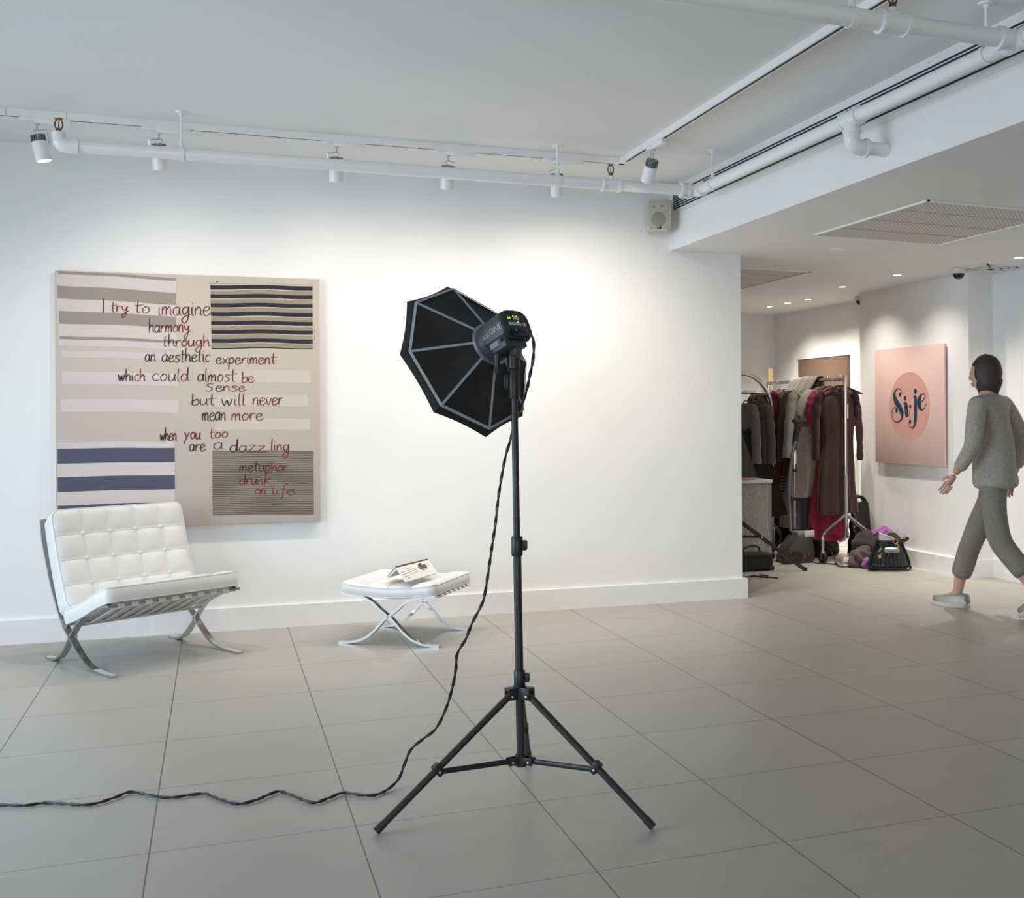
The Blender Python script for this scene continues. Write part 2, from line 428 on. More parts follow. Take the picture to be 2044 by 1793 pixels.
HEAD = {}
def track_spot(mtx, aim, label, lit=0.0, e=None, cone=158, side=1):
    """local frame: origin on the underside of the track, x along the track, z up"""
    t = thing('track_spotlight', label, 'spotlight', mtx, 'spotlights on the ceiling tracks')
    bm = nb(); bx(bm, (0.075, 0, -0.013), (0.17, 0.034, 0.028), bev=0.002); bx(bm, (-0.045, 0, -0.006), (0.075, 0.026, 0.014), bev=0.002)
    obj('track_adapter', bm, white_metal, t)
    bm = nb(); bx(bm, (0, 0, -0.030), (0.022, 0.02, 0.007)); tube(bm, [(0, 0, -0.03), (0, 0, -0.058)], 0.006)
    d = V(aim).normalized(); top = V((0, 0, -0.072)); c0 = top + d*0.012
    s = V((1, 0, 0)) - d*d.x; s.normalize(); s *= side
    tube(bm, [top+V((0, 0, 0.014)), top + s*0.047 + V((0, 0, 0.006)), top + s*0.047 + d*0.058], 0.0028, 6)
    ball(bm, top + s*0.047 + d*0.058, 0.006, seg=8)
    tube(bm, spline([top+V((0, 0, .012)), top - s*0.02 + V((0, 0, .008)), c0]), 0.002, 6)
    obj('bracket', bm, silver, t)
    H = looking(c0, d)
    bm = nb(); lathe(bm, [(0.012, 0), (0.026, 0.002), (0.026, 0.040), (0.012, 0.041)], H, 16)
    for k in range(18):
        a = 2*pi*k/18; R = H.to_3x3() @ Mx.Rotation(a, 3, 'Z')
        bx(bm, H @ V((0.030*cos(a), 0.030*sin(a), 0.021)), (0.012, 0.003, 0.036), R)
    obj('heat_sink', bm, mat('aluminium_fins', (0.30, 0.31, 0.33), 0.4, 0.8), t)
    bm = nb(); lathe(bm, [(0.030, 0.036), (0.037, 0.038), (0.038, 0.052), (0.038, 0.135), (0.035, 0.137), (0.033, 0.120)], H, 28)
    hs = obj('housing', bm, white_metal, t)
    bm = nb(); lathe(bm, [(0.032, 0.121), (0.031, 0.126), (0.001, 0.127)], H, 20)
    obj('lens', bm, mat('lit_lens' if lit else 'dim_lens', (1.0, 0.95, 0.86), 0.3, emit=lit or 1.2), hs)
    l = bpy.data.lights.new('spot_beam', 'SPOT'); l.energy = e or SPOT_E; l.color = SPOT_C
    l.spot_size = radians(cone); l.spot_blend = 1.0; l.shadow_soft_size = 0.03; flood(l)
    lo = bpy.data.objects.new('spot_beam', l); sc.collection.objects.link(lo); lo.parent = t
    lo.matrix_parent_inverse = Mx.Identity(4)
    lo.matrix_local = Mx.Translation(c0 + d*0.14) @ d.to_track_quat('-Z', 'Y').to_matrix().to_4x4()
    return t
zt = lambda x: zc(x) - 0.037
for x, aim, lab, lit, k, sd in (
    (-0.86, (0.22, 0.02, -1), 'leftmost track spotlight, tilted so its lit lens shows', 9, 0.9, 1),
    (-0.28, (0.03, 0.42, -1), 'white track spotlight second from the left, behind the pipe hanger', 0, 1.0, -1),
    (0.64, (0.0, 0.42, -1), 'white track spotlight third from the left, above the gap beside the striped canvas', 0, 1.15, -1),
    (1.267, (0.0, 0.42, -1), 'white track spotlight fourth from the left, above the softbox', 0, 1.15, 1),
    (1.917, (0.12, 0.42, -1), 'fifth track spotlight from the left, behind the second pipe hanger rod', 0, 1.05, -1)):
    track_spot(axes((x, TY(x), zt(x)), (1, -0.0265, 0), (0.0265, 1, 0), (0, 0, 1)), aim, lab, lit, SPOT_E*k, side=sd)
track_spot(axes((TX2, 5.74, zt(TX2)), (0, -1, 0), (1, 0, 0), (0, 0, 1)), (-0.80, -0.02, -1), 'white track spotlight alone on the track that runs toward the camera', 0, SPOT_E*2.1, cone=118, side=-1)

# ---- sprinkler pipes
PR, PZ, PYY, PXX, P3Y = 0.0325, 2.66, 6.09, 2.76, 3.25
pipe_m = mat('white_painted_pipe', (0.80, 0.805, 0.81), 0.3, var=0.01)
t = thing('sprinkler_pipe', 'white sprinkler pipe hanging parallel to the back wall just below the spotlights', 'pipe', (-0.72, PYY, PZ))
bm = nb(); tube(bm, [(-0.66, PYY, PZ), (2.70, PYY, PZ)], PR, 24); obj('pipe_run', bm, pipe_m, t, world=True)
bm = nb(); tube(bm, spline([(-0.655, PYY, PZ), (-0.70, PYY, PZ), (-0.725, PYY, PZ+0.02), (-0.73, PYY, PZ+0.065)], 5), [PR*1.15]*11+[PR*.95]*5, 20)
tube(bm, [(-0.64, PYY, PZ), (-0.665, PYY, PZ)], PR*1.22, 20); obj('elbow', bm, pipe_m, t, world=True)
def collar(bm, c, d, l=0.02, k=1.18):
    d = V(d); tube(bm, [V(c)-d*l/2, V(c)+d*l/2], PR*k, 24)
bm = nb(); tube(bm, [(2.155, PYY, PZ), (2.245, PYY, PZ)], PR*1.2, 24); collar(bm, (2.15, PYY, PZ), (1, 0, 0), .012, 1.34); collar(bm, (2.25, PYY, PZ), (1, 0, 0), .012, 1.34)
lathe(bm, [(PR*1.0, 0), (PR*.9, .03), (.014, .048), (.012, .054)], Mx.Translation((2.2, PYY, PZ)), 20); obj('tee_fitting', bm, pipe_m, t, world=True)
bm = nb()
tube(bm, [(2.66, PYY, PZ), (2.70, PYY, PZ)], PR*1.2, 24); collar(bm, (2.655, PYY, PZ), (1, 0, 0), .016, 1.4); collar(bm, (2.70, PYY, PZ), (1, 0, 0), .012, 1.35)
for zz in (-.045, .045): tube(bm, [(2.64, PYY-.01, PZ+zz), (2.715, PYY-.01, PZ+zz)], .007, 8)
obj('coupling', bm, pipe_m, t, world=True)
def sprinkler(p, parent):
    m_ = mat('aged_brass', (0.10, 0.075, 0.045), 0.4, 0.9, var=0.2); T = Mx.Translation(V(p))
    bm = nb(); lathe(bm, [(.012, -.01), (.013, .006), (.008, .010)], None, 12)
    for sg in (-1, 1): tube(bm, spline([(sg*.010, 0, .005), (sg*.017, 0, .02), (sg*.016, 0, .04), (sg*.006, 0, .053)]), .0032, 6)
    bm.transform(T); h = obj('sprinkler_head', bm, m_, parent, world=True, label='upright brass sprinkler head')
    bm = nb(); lathe(bm, [(.003, .01), (.0035, .025), (.002, .05)], None, 8); bm.transform(T); obj('bulb', bm, mat('glass_bulb', (.25, .12, .05), .1), h, world=True)
    bm = nb(); lathe(bm, [(.002, .052), (.020, .054), (.022, .058), (.004, .060)], None, 16); bm.transform(T)
    obj('deflector', bm, brass, h, world=True)
sprinkler((-0.73, PYY, PZ+.074), t)
sprinkler((2.2, PYY, PZ+.062), t)
def rod(x, y, lab, ax):
    tt = thing('pipe_hanger', lab, 'pipe hanger', (x, y, zc(x)), 'white rods hanging the sprinkler pipes')
    bm = nb(); lathe(bm, [(.03, 0), (.028, -.006), (.012, -.008), (.010, -.02)], None, 20); obj('ceiling_flange', bm, pipe_m, tt)
    h = zc(x)-PZ
    bm = nb(); tube(bm, [(0, 0, -.01), (0, 0, -h+PR+.01)], .0065, 10); tube(bm, [(0, 0, -h+PR+.035), (0, 0, -h+PR-.01)], .013, 8); obj('rod', bm, pipe_m, tt)
    bm = nb(); a = V(ax)
    lathe(bm, [(PR*1.03, -.013), (PR*1.14, -.013), (PR*1.14, .013), (PR*1.03, .013)], looking((0, 0, -h), a), 24, caps=False); obj('ring', bm, pipe_m, tt)
    return tt
rod(-0.162, PYY, 'white pipe hanger rod beside the second spotlight from the left', (1, 0, 0))
rod(1.87, PYY, 'white pipe hanger rod in front of the fifth spotlight', (1, 0, 0))
rod(PXX, 5.87, 'white pipe hanger rod above the slot vent near the speaker', (0, 1, 0))
rod(PXX, 3.42, 'white pipe hanger rod at top right, where two pipes meet', (0, 1, 0))
rod(2.06, P3Y, 'white pipe hanger clamp at the top edge on the cross pipe', (1, 0, 0))
t = thing('sprinkler_pipe', 'white sprinkler pipe running along the slot vent, with a tee that drops to the beam', 'pipe', (PXX, 6.05, PZ))
bm = nb(); tube(bm, [(PXX, 6.03, PZ), (PXX, -2.5, PZ)], PR, 24); obj('pipe_run', bm, pipe_m, t, world=True)
bm = nb(); tube(bm, spline([(2.705, PYY, PZ), (2.74, PYY-.008, PZ), (PXX, PYY-.035, PZ), (PXX, PYY-.07, PZ)], 4), PR*1.15, 20); collar(bm, (PXX, 6.015, PZ), (0, 1, 0), .018, 1.35); obj('elbow', bm, pipe_m, t, world=True)
bm = nb(); tube(bm, [(PXX, 4.42, PZ), (PXX, 4.30, PZ)], PR*1.2, 24); collar(bm, (PXX, 4.42, PZ), (0, 1, 0), .016, 1.34); collar(bm, (PXX, 4.30, PZ), (0, 1, 0), .016, 1.34)
tube(bm, [(PXX, 4.36, PZ), (PXX, 4.36, PZ-.065)], PR*1.12, 20); obj('tee_fitting', bm, pipe_m, t, world=True)
bm = nb(); collar(bm, (PXX, 4.36, PZ-.062), (0, 0, 1), .014, 1.35)
tube(bm, spline([(PXX, 4.36, PZ-.06), (PXX, 4.36, PZ-.095), (PXX+.018, 4.36, PZ-.125), (PXX+.055, 4.36, PZ-.132), (PXX+.075, 4.36, PZ-.132)], 5), PR*1.15, 20); collar(bm, (PXX+.072, 4.36, PZ-.132), (1, 0, 0), .014, 1.35)
obj('drop_elbow', bm, pipe_m, t, world=True)
bm = nb(); tube(bm, [(PXX+.07, 4.36, PZ-.132), (XB-.001, 4.36, PZ-.132)], PR*.98, 24); obj('stub', bm, pipe_m, t, world=True)
t = thing('sprinkler_pipe', 'white sprinkler pipe crossing the ceiling at the top right corner', 'pipe', (2.7, P3Y, PZ))
bm = nb(); tube(bm, [(2.70, P3Y, PZ), (-1.0, P3Y, PZ)], PR, 24); obj('pipe_run', bm, pipe_m, t, world=True)
bm = nb(); tube(bm, [(2.27, P3Y, PZ), (2.18, P3Y, PZ)], PR*1.18, 24); collar(bm, (2.275, P3Y, PZ), (1, 0, 0), .012, 1.32); collar(bm, (2.175, P3Y, PZ), (1, 0, 0), .012, 1.32)
lathe(bm, [(PR, 0), (PR*.9, .03), (.014, .046), (.012, .056)], Mx.Translation((2.225, P3Y, PZ)), 20); obj('tee_fitting', bm, pipe_m, t, world=True)
bm = nb(); collar(bm, (2.68, P3Y, PZ), (1, 0, 0), .018, 1.35); tube(bm, [(2.67, P3Y, PZ), (PXX, P3Y, PZ)], PR*1.18, 20); tube(bm, [(PXX, P3Y-.06, PZ), (PXX, P3Y+.06, PZ)], PR*1.22, 20)
obj('corner_fitting', bm, pipe_m, t, world=True)
sprinkler((2.225, P3Y, PZ+.062), t)

# ---- linear slot vent on the beam
t = thing('linear_slot_vent', 'long white linear slot vent with thin black slots along the beam', 'air vent', (XB, 6.9, 2.75))
bm = nb(); bx(bm, (XB-.003, 2.2, 2.755), (.006, 9.4, .185), bev=.001); obj('frame', bm, white_metal, t, world=True)
for k in range(8):
    bm = nb(); bx(bm, (XB-.0045, 2.2, 2.699+k*.0156), (.006, 9.36, .0092)); obj('slot', bm, dark_slot, t, world=True, label='thin black slot')
for yy in [6.5-.62*k for k in range(6)]:
    for zz in (2.678, 2.832): obj('screw', nb_ball((XB-.0065, yy, zz), .004), silver, t, world=True)

# ---- wall speaker
NSPK = len(sc.collection.objects)
t = thing('wall_speaker', 'small beige loudspeaker mounted in the top corner of the back wall', 'loudspeaker', (2.815, 6.94, 2.63))
bm = nb(); prism(bm, rrect(.158, .212, .028), looking((2.815, 6.90, 2.638), (0, -1, 0)), .13, bev=.012)
cab_ = obj('cabinet', bm, mat('beige_plastic', (196, 192, 180), .5), t, world=True)
bm = nb(); prism(bm, rrect(.140, .194, .020), looking((2.815, 6.7695, 2.638), (0, -1, 0)), .004, bev=.0015)
gr = obj('grille', bm, mat('warm_grey_mesh', (176, 172, 160), .6, var=.06, scale=400), t, world=True)
bm = nb(); lathe(bm, [(.0, 0), (.048, 0), (.050, .001), (.046, .0022), (.0, .0024)], looking((2.812, 6.7655, 2.606), (0, -1, 0)), 32, caps=False); obj('woofer', bm, mat('grey_cone', (146, 142, 132), .6), gr, world=True)
for dx in (-.034, .020): bm = nb(); lathe(bm, [(0, 0), (.011, 0), (.011, .001), (0, .0015)], looking((2.815+dx, 6.7655, 2.690+.005*(dx > 0)), (0, -1, 0)), 20, caps=False); obj('tweeter', bm, mat('grey_cone', (146, 142, 132), .6), gr, world=True)
for dx in (-.056, .05):
    for zz in (.085, .018, -.086): obj('screw', nb_ball((2.815+dx, 6.7655, 2.638+zz), .0028), mat('dark_screw', (90, 88, 82), .5), gr, world=True)
bm = nb(); bx(bm, (2.815, 6.765, 2.556), (.029, .003, .027)); badge = obj('badge', bm, black_plastic, gr, world=True, label='black square badge with white letters')
bm = nb(); text(bm, 'JBL', .0125, axes((2.8038, 6.7625, 2.5515), (1, 0, 0), (0, 0, 1), (0, -1, 0)), bold=True)
obj('wall_bracket', bx(nb(), (2.84, 6.925, 2.60), (.05, .05, .09), bev=.004), white_metal, t, world=True)
lt = obj('lettering', bm, mat('white_print', (.8, .8, .8), .5), badge, world=True)
lt.parent = gr
SP = Mx.Translation((2.82, 6.84, 0)) @ Mx.Rotation(radians(-21), 4, 'Z') @ Mx.Translation((-2.82, -6.84, 0))
for o_ in list(sc.collection.objects)[NSPK:]:
    if o_.type == 'MESH' and o_.name.split('.')[0] != 'wall_bracket':
        o_.data.transform(MW[t.name].inverted() @ SP @ MW[t.name])

# ---- lower ceiling equipment
perf = perforated('perforated_grey_panel', .03, .24, (212, 207, 201), (116, 110, 104))
def ac_panel(x0, x1, y0, y1, label):
    cx, cy = (x0+x1)/2, (y0+y1)/2; z = zl(cx)
    t = thing('perforated_ceiling_panel', label, 'ceiling panel', Mx.Translation((cx, cy, z)) @ Mx.Rotation(.012, 4, 'Y'), 'perforated air conditioning panels in the lower ceiling')
    w_, h_ = x1-x0, y1-y0
    bm = nb()
    for sx, sy, a, b in ((0, h_/2-.008, w_, .016), (0, -h_/2+.008, w_, .016), (w_/2-.008, 0, .016, h_), (-w_/2+.008, 0, .016, h_)): bx(bm, (sx, sy, -.004), (a, b, .010))
    obj('frame', bm, white_metal, t)
    bm = nb(); bx(bm, (0, 0, -.001), (w_-.02, h_-.02, .004)); obj('perforated_sheet', bm, perf, t)
    bm = nb()
    for k in (1, 2, 3): bx(bm, (0, -h_/2+h_*k/4, -.0035), (w_-.03, .014, .003))
    obj('seam', bm, mat('panel_seam', (184, 178, 170), .6), t)
    return t
ac_panel(3.515, 4.47, 4.83, 6.01, 'large perforated ceiling panel in the lower ceiling, nearer the camera')
ac_panel(3.40, 4.37, 7.50, 8.67, 'perforated ceiling panel deeper in, half hidden behind the white wall end')
t = thing('smoke_detector', 'small round white disc on the lower ceiling below the perforated panel', 'smoke detector', (3.965, 6.454, zl(3.965)))
bm = nb(); lathe(bm, [(.046, 0), (.046, -.004), (.042, -.009), (.02, -.012), (.001, -.012)], None, 28); obj('cover', bm, white_metal, t)
def downlight(p, aim, label, k=1.0, on=True):
    t = thing('recessed_downlight', label, 'downlight', p, 'recessed downlights in the lower ceiling')
    bm = nb(); lathe(bm, [(.030, -.001), (.048, -.001), (.047, -.006), (.034, -.007), (.030, -.002)], None, 28, caps=False); obj('trim_ring', bm, white_metal, t)
    bm = nb(); lathe(bm, [(.0325, -.001), (.031, .0), (.001, .0005)], Mx.Translation((0, 0, -.004)), 24); obj('lens', bm, mat('lit_downlight', (1, .93, .82), .4, emit=14), t)
    l = bpy.data.lights.new('downlight_beam', 'SPOT'); l.energy = DOWN_E*k; l.color = DOWN_C; l.spot_size = radians(106); l.spot_blend = 1.0; l.shadow_soft_size = .03; flood(l)
    lo = bpy.data.objects.new('downlight_beam', l); sc.collection.objects.link(lo); lo.parent = t
    lo.matrix_local = Mx.Translation((0, 0, -.02)) @ V(aim).to_track_quat('-Z', 'Y').to_matrix().to_4x4()
def low(x, y): return (x, y, zl(x))
downlight(low(5.30, 9.92), (.26, 0, -1), 'small lit recessed downlight, farthest of the three in the back row', 1.2)
downlight(low(5.30, 9.55), (.26, 0, -1), 'small lit recessed downlight, middle of the three in the back row', 1.2)
downlight(low(5.32, 9.19), (.26, 0, -1), 'small lit recessed downlight, nearest of the three in the back row', 1.2)
downlight(low(5.09, 8.21), (.26, .02, -1), 'lit recessed downlight above the clothes rack end, left of the dome camera corner', .85)
downlight(low(5.08, 7.38), (.26, 0, -1), 'lit recessed downlight in front of the pink poster wall', .62)
downlight(low(5.33, 6.27), (.1, .1, -1), 'bright recessed downlight at the right edge above the walking person', .8)
downlight(low(4.0, 9.95), (.1, .2, -1), 'added downlight, unseen behind the white wall end, brightening the far room', .55)  # extra unseen lamp, added to brighten the far room
def dome(p, label):
    t = thing('dome_camera', label, 'security camera', p, 'ceiling dome cameras')
    bm = nb(); lathe(bm, [(.058, 0), (.060, -.004), (.055, -.006), (.053, -.030), (.046, -.042), (.040, -.044)], None, 32); obj('housing', bm, mat('ivory_plastic', (214, 210, 200), .45), t)
    bm = nb(); lathe(bm, [(.042, -.040), (.043, -.048), (.040, -.062), (.030, -.076), (.016, -.083), (.001, -.085)], None, 28); obj('dome', bm, mat('smoked_dome', (.01, .01, .011), .08), t, label='dark glossy dome')
dome(low(5.30, 6.90), 'white dome camera with dark bubble on the ceiling above the pink poster')
dome(low(5.655, 8.80), 'white dome camera half hidden behind the edge of the poster wall')
t = thing('ceiling_air_diffuser', 'square white ceiling air diffuser beside the dome camera', 'air vent', Mx.Translation((5.52, 6.80, zl(5.52))) @ Mx.Rotation(.012, 4, 'Y'))
bm = nb()
for k, s_ in enumerate((.36, .27, .19, .12)):
    for sx, sy, a, b in ((0, 1, s_, .02), (0, -1, s_, .02), (1, 0, .02, s_), (-1, 0, .02, s_)): bx(bm, (sx*(s_/2-.01), sy*(s_/2-.01), -.004-.002*k), (a, b, .006))
obj('louvre', bm, white_metal, t)
bm = nb(); bx(bm, (0, 0, -.001), (.30, .30, .003)); obj('recess', bm, dark_slot, t)
# ------------------------------------------------------------------ canvas on the back wall
CW, CH, CZ = 1.474, 1.502, 0.647
def wallpoint(x, off=0.0): return V((x, wy(x), 0)) - WALL_IN*off
cen = wallpoint(-0.133, -0.012)
CM = axes((cen.x, cen.y, CZ), WALL_DIR, WALL_IN, (0, 0, 1))      # local: x along the wall, -y toward the room, z up
canvas = thing('painted_canvas', 'large beige striped canvas with red and black handwriting on the back wall', 'painting', CM)
def art(px, py):
    """artwork units: a 527-wide drawing, edges at 111..638, converted to metres on the cloth"""
    t = (px-111)/527; top = 541+16*t; bot = 1058-16*t
    return ((t-0.5)*CW, (1-(py-top)/(bot-top))*CH)
cloth = [canvas_weave('canvas_'+n, c) for n, c in (('linen', (195, 183, 171)), ('pale', (208, 197, 194)), ('taupe', (154, 144, 134)), ('navy', (86, 88, 103)), ('charcoal', (52, 52, 56)), ('sand', (152, 141, 124)), ('thread', (92, 87, 91)), ('cream', (202, 191, 179)))]
bm = nb(); bx(bm, (0, -.012, CH/2), (CW, .036, CH), bev=.004)
YF = [-0.0306]
def stripe(pts_top, pts_bot, m, wob=0.8, n=14, lift=0):
    """band between two straight edges with the slight wave of hung cloth"""
    (x0, y0), (x1, y1) = pts_top; (a0, b0), (a1, b1) = pts_bot
    T, B = [], []
    for i in range(n+1):
        t = i/n; wv = wob*(sin(2.6*pi*t+.6)*.7+sin(6*t+2)*.4)
        u = art(x0+(x1-x0)*t, y0+(y1-y0)*t+wv); v = art(a0+(a1-a0)*t, b0+(b1-b0)*t+wv)
        T.append(bm.verts.new((u[0], YF[0]-lift, u[1]))); B.append(bm.verts.new((v[0], YF[0]-lift, v[1])))
    for i in range(n):
        f = bm.faces.new((B[i], B[i+1], T[i+1], T[i])); f.material_index = m
L0 = .0003
stripe(((113, 543), (343, 554)), ((118, 690), (343, 698)), 1, .5)
for a, b, c, d, xl in ((541.6, 547, 554.7, 560.9, 117), (570.7, 596, 584.3, 608.7, 116), (621, 646.2, 631.8, 654.3, 118.5), (671.2, 676.9, 679, 684.7, 119.5)):
    stripe(((xl, a), (343, c)), ((xl, b), (343, d)), 2, .8, lift=L0)
for a, b, c, d, x0, x1 in ((700, 713, 706, 719, 124, 330), (741, 766.7, 746.4, 770.6, 123, 348.5), (796.4, 821.8, 798.7, 824, 121, 347.5), (883, 896, 882, 895, 114, 339)):
    stripe(((x0, a), (x1, c)), ((x0, b), (x1, d)), 1, .6)
stripe(((114, 895), (339, 894)), ((114, 1056), (339, 1049)), 1, .4)
for a, b, c, d in ((895.5, 925, 894, 922.4), (952, 981.4, 948.3, 976.4), (1008.8, 1038, 1001.7, 1031)):
    stripe(((114.5, a), (339, c)), ((114.5, b), (339, d)), 3, .5, lift=L0)
stripe(((412, 565.5), (623.5, 567.3)), ((414, 696), (623.5, 696)), 5, 1.0)
stripe(((412, 566.5), (623.5, 568)), ((412, 568.6), (623.5, 570)), 7, 1.0, lift=L0)
for k in range(7):
    yl = 569.2+17.85*k; yr = 571.2+17.7*k
    stripe(((412+.3*k, yl), (623.6, yr)), ((412+.3*k, yl+8.2), (623.6, yr+8)), 4, 1.0, lift=L0)
    stripe(((412+.3*k, yl+8.2), (623.6, yr+8)), ((412+.3*k, yl+9.6), (623.6, yr+9.4)), 7, 1.0, lift=L0)
stripe(((413.5, 694.4), (623.6, 695)), ((413.5, 696.2), (623.6, 696.6)), 4, 1.0, lift=L0)
for x0, x1, a, b in ((419, 619, 740, 765), (417, 612, 789, 812), (420, 617, 836, 859)): stripe(((x0, a), (x1, a)), ((x0, b), (x1, b)), 7, .3)
stripe(((414, 899.5), (624, 901)), ((414, 1029.4), (624, 1028)), 5, .6)
for k in range(36):
    yl = 900+3.62*k; yr = 901.2+3.55*k
    stripe(((414, yl), (624, yr)), ((414, yl+1.7), (624, yr+1.7)), 6, .7, 10, lift=L0)
rr = random.Random(3)
for k in range(14):                                           # tiny selvedge marks along the right edge
    yy = 650+rr.random()*43; stripe(((627, yy), (628.3, yy)), ((627, yy+1), (628.3, yy+1)), 4, 0, 1, lift=L0)
for xx in (422.5, 424, 427): stripe(((xx, 562), (xx+1.4, 562)), ((xx, 564), (xx+1.4, 564)), 4, 0, 1, lift=L0)
obj('cloth', bm, cloth, canvas, flip=False)
bm = nb()
for sx in (-1, 1): bx(bm, (sx*(CW/2-.03), .001, CH/2), (.03, .012, CH-.04))
for z in (.035, CH-.035): bx(bm, (0, .001, z), (CW-.04, .012, .03))
obj('stretcher_frame', bm, mat('pine_wood', (190, 160, 120), .6), canvas)

# handwriting: one monoline alphabet, each word set at its own place, size and slant
GL = {
'a': (.95, [[(.78,.82),(.48,1),(.14,.7),(.14,.22),(.4,0),(.7,.3),(.8,.98),(.8,.25),(.98,.02)]]),
'b': (.85, [[(.15,1.9),(.15,1),(.12,.1),(.5,-.02),(.82,.4),(.62,.95),(.18,.62)]]),
'c': (.85, [[(.82,.82),(.5,1),(.14,.6),(.3,.05),(.85,.16)]]),
'd': (.98, [[(.78,.8),(.42,1),(.1,.5),(.3,0),(.7,.3),(.86,1.95),(.84,.3),(1.0,.02)]]),
'e': (.92, [[(.14,.48),(.6,.58),(.78,.85),(.46,1),(.13,.6),(.25,.06),(.6,0),(.98,.32)]]),
'f': (.75, [[(.85,1.7),(.6,1.9),(.42,1.3),(.36,-.5),(.2,-.85)], [(.1,.9),(.8,.98)]]),
'g': (1.0, [[(.78,.85),(.45,1),(.14,.62),(.36,.1),(.75,.5),(.84,1.05),(.8,-.3),(.45,-.95),(.1,-.6),(.45,-.12),(1.05,.12)]]),
'h': (.95, [[(.14,1.9),(.16,0)], [(.17,.5),(.52,1),(.76,.7),(.78,.2),(.98,0)]]),
'i': (.42, [[(.2,1),(.2,.2),(.42,0)], [(.22,1.4),(.25,1.5)]]),
'k': (.95, [[(.35,1.9),(.15,.3),(.3,-.3)], [(1.0,1.1),(.3,.55),(.22,.35),(.6,.3),(1.0,.1)]]),
'l': (.4, [[(.2,1.9),(.17,.2),(.4,0)]]),
'm': (1.2, [[(.12,1),(.14,0)], [(.14,.5),(.4,1.02),(.54,.7),(.54,0)], [(.54,.5),(.84,1.02),(1.0,.7),(1.0,.15),(1.18,0)]]),
'n': (.92, [[(.12,1),(.14,0)], [(.14,.5),(.48,1.02),(.72,.7),(.72,.15),(.92,0)]]),
'o': (.9, [[(.52,1),(.14,.62),(.3,.02),(.76,.3),(.74,.85),(.44,1.02),(.3,.9)]]),
'p': (.9, [[(.15,1),(.13,-.95)], [(.15,.6),(.52,1.02),(.82,.62),(.52,.04),(.18,.28)]]),
'r': (.75, [[(.15,1),(.16,0)], [(.16,.5),(.42,.96),(.8,.92)]]),
's': (.85, [[(.82,.88),(.42,1.02),(.22,.75),(.72,.38),(.5,0),(.08,.08)]]),
'S': (1.15, [[(1.0,1.35),(.5,1.45),(.25,1.05),(.85,.55),(.6,.02),(.0,.1)]]),
't': (.72, [[(.38,1.7),(.34,.2),(.64,0)], [(-.02,1.02),(.95,1.12)]]),
'u': (.95, [[(.12,1),(.14,.2),(.4,0),(.7,.4),(.78,1),(.78,.2),(.98,0)]]),
'v': (.8, [[(.08,1),(.4,0),(.82,1.02)]]),
'w': (1.1, [[(.06,1),(.3,0),(.56,.8),(.76,0),(1.06,1.05)]]),
'x': (.85, [[(.08,1),(.82,0)], [(.84,1),(.06,-.1)]]),
'y': (.95, [[(.1,1),(.25,.42),(.55,.36),(.8,1.0)], [(.8,1.0),(.62,-.3),(.3,-.95),(.08,-.6),(.5,-.1),(1.05,.22)]]),
'Y': (1.05, [[(.1,1),(.5,.3)], [(.95,1),(.45,.2),(.05,-.7)]]),
'z': (1.0, [[(.08,.95),(.85,1.02),(.1,.08),(1.15,.1)]]),
'I': (.3, [[(.15,1.9),(.15,0)]]),
}
WORDS = [('I', 199, 205, 627, 16, .9, .85), ('try', 215, 250, 624, 12.5, .9, .8), ('to', 261, 292, 626, 14, .85, .9), ('imagine', 306, 412, 630, 17, .9, .05),
 ('harmony', 288, 370, 664, 15, 0, .95), ('through', 315, 410, 692, 13, .05, 1), ('an', 281, 303, 722, 14, 0, .15), ('aesthetic', 314, 411, 723, 14, .05, .3),
 ('experiment', 421, 545, 727, 12.5, .05, 1), ('which', 229, 282, 761, 13, 0, .8), ('could', 294, 368, 761, 14, .1, 1), ('almost', 384, 462, 762, 14, 0, 1),
 ('be', 474, 500, 764, 12, .8, 1), ('Sense', 400, 482, 781, 10.5, .1, 1), ('but', 372, 420, 809, 13, 0, .15), ('will', 432, 482, 810, 13, .05, 1),
 ('never', 496, 560, 809, 14.5, .5, 1), ('mean', 393, 442, 840, 16, 0, .4), ('more', 452, 518, 840, 14, .7, 1), ('when', 310, 343, 880, 14, 0, .8),
 ('You', 357, 391, 877, 14, .8, .7), ('too', 407, 446, 875, 11.5, .9, 1), ('are', 367, 400, 901, 13, 0, .35), ('a', 415, 436, 898, 14, .1, .6),
 ('dazz', 448, 524, 903, 13, .1, 1), ('ling', 533, 573, 902, 13.5, .7, .9), ('metaphor', 468, 570, 942, 12, .1, 1), ('drunk', 467, 531, 968, 11.5, .85, 1),
 ('on', 500, 524, 988, 11, .95, 1), ('life', 534, 584, 988, 11, .9, 1)]
ink = bpy.data.materials.new('brush_ink'); nt, b_ = nodes_of(ink)
at_ = nt.nodes.new('ShaderNodeAttribute'); at_.attribute_name = 'ink'
rmp = nt.nodes.new('ShaderNodeMix'); rmp.data_type = 'RGBA'; rmp.inputs[6].default_value = S(28, 18, 20); rmp.inputs[7].default_value = S(126, 10, 28)
nt.links.new(at_.outputs['Fac'], rmp.inputs[0]); nt.links.new(rmp.outputs[2], b_.inputs['Base Color']); b_.inputs['Roughness'].default_value = .5
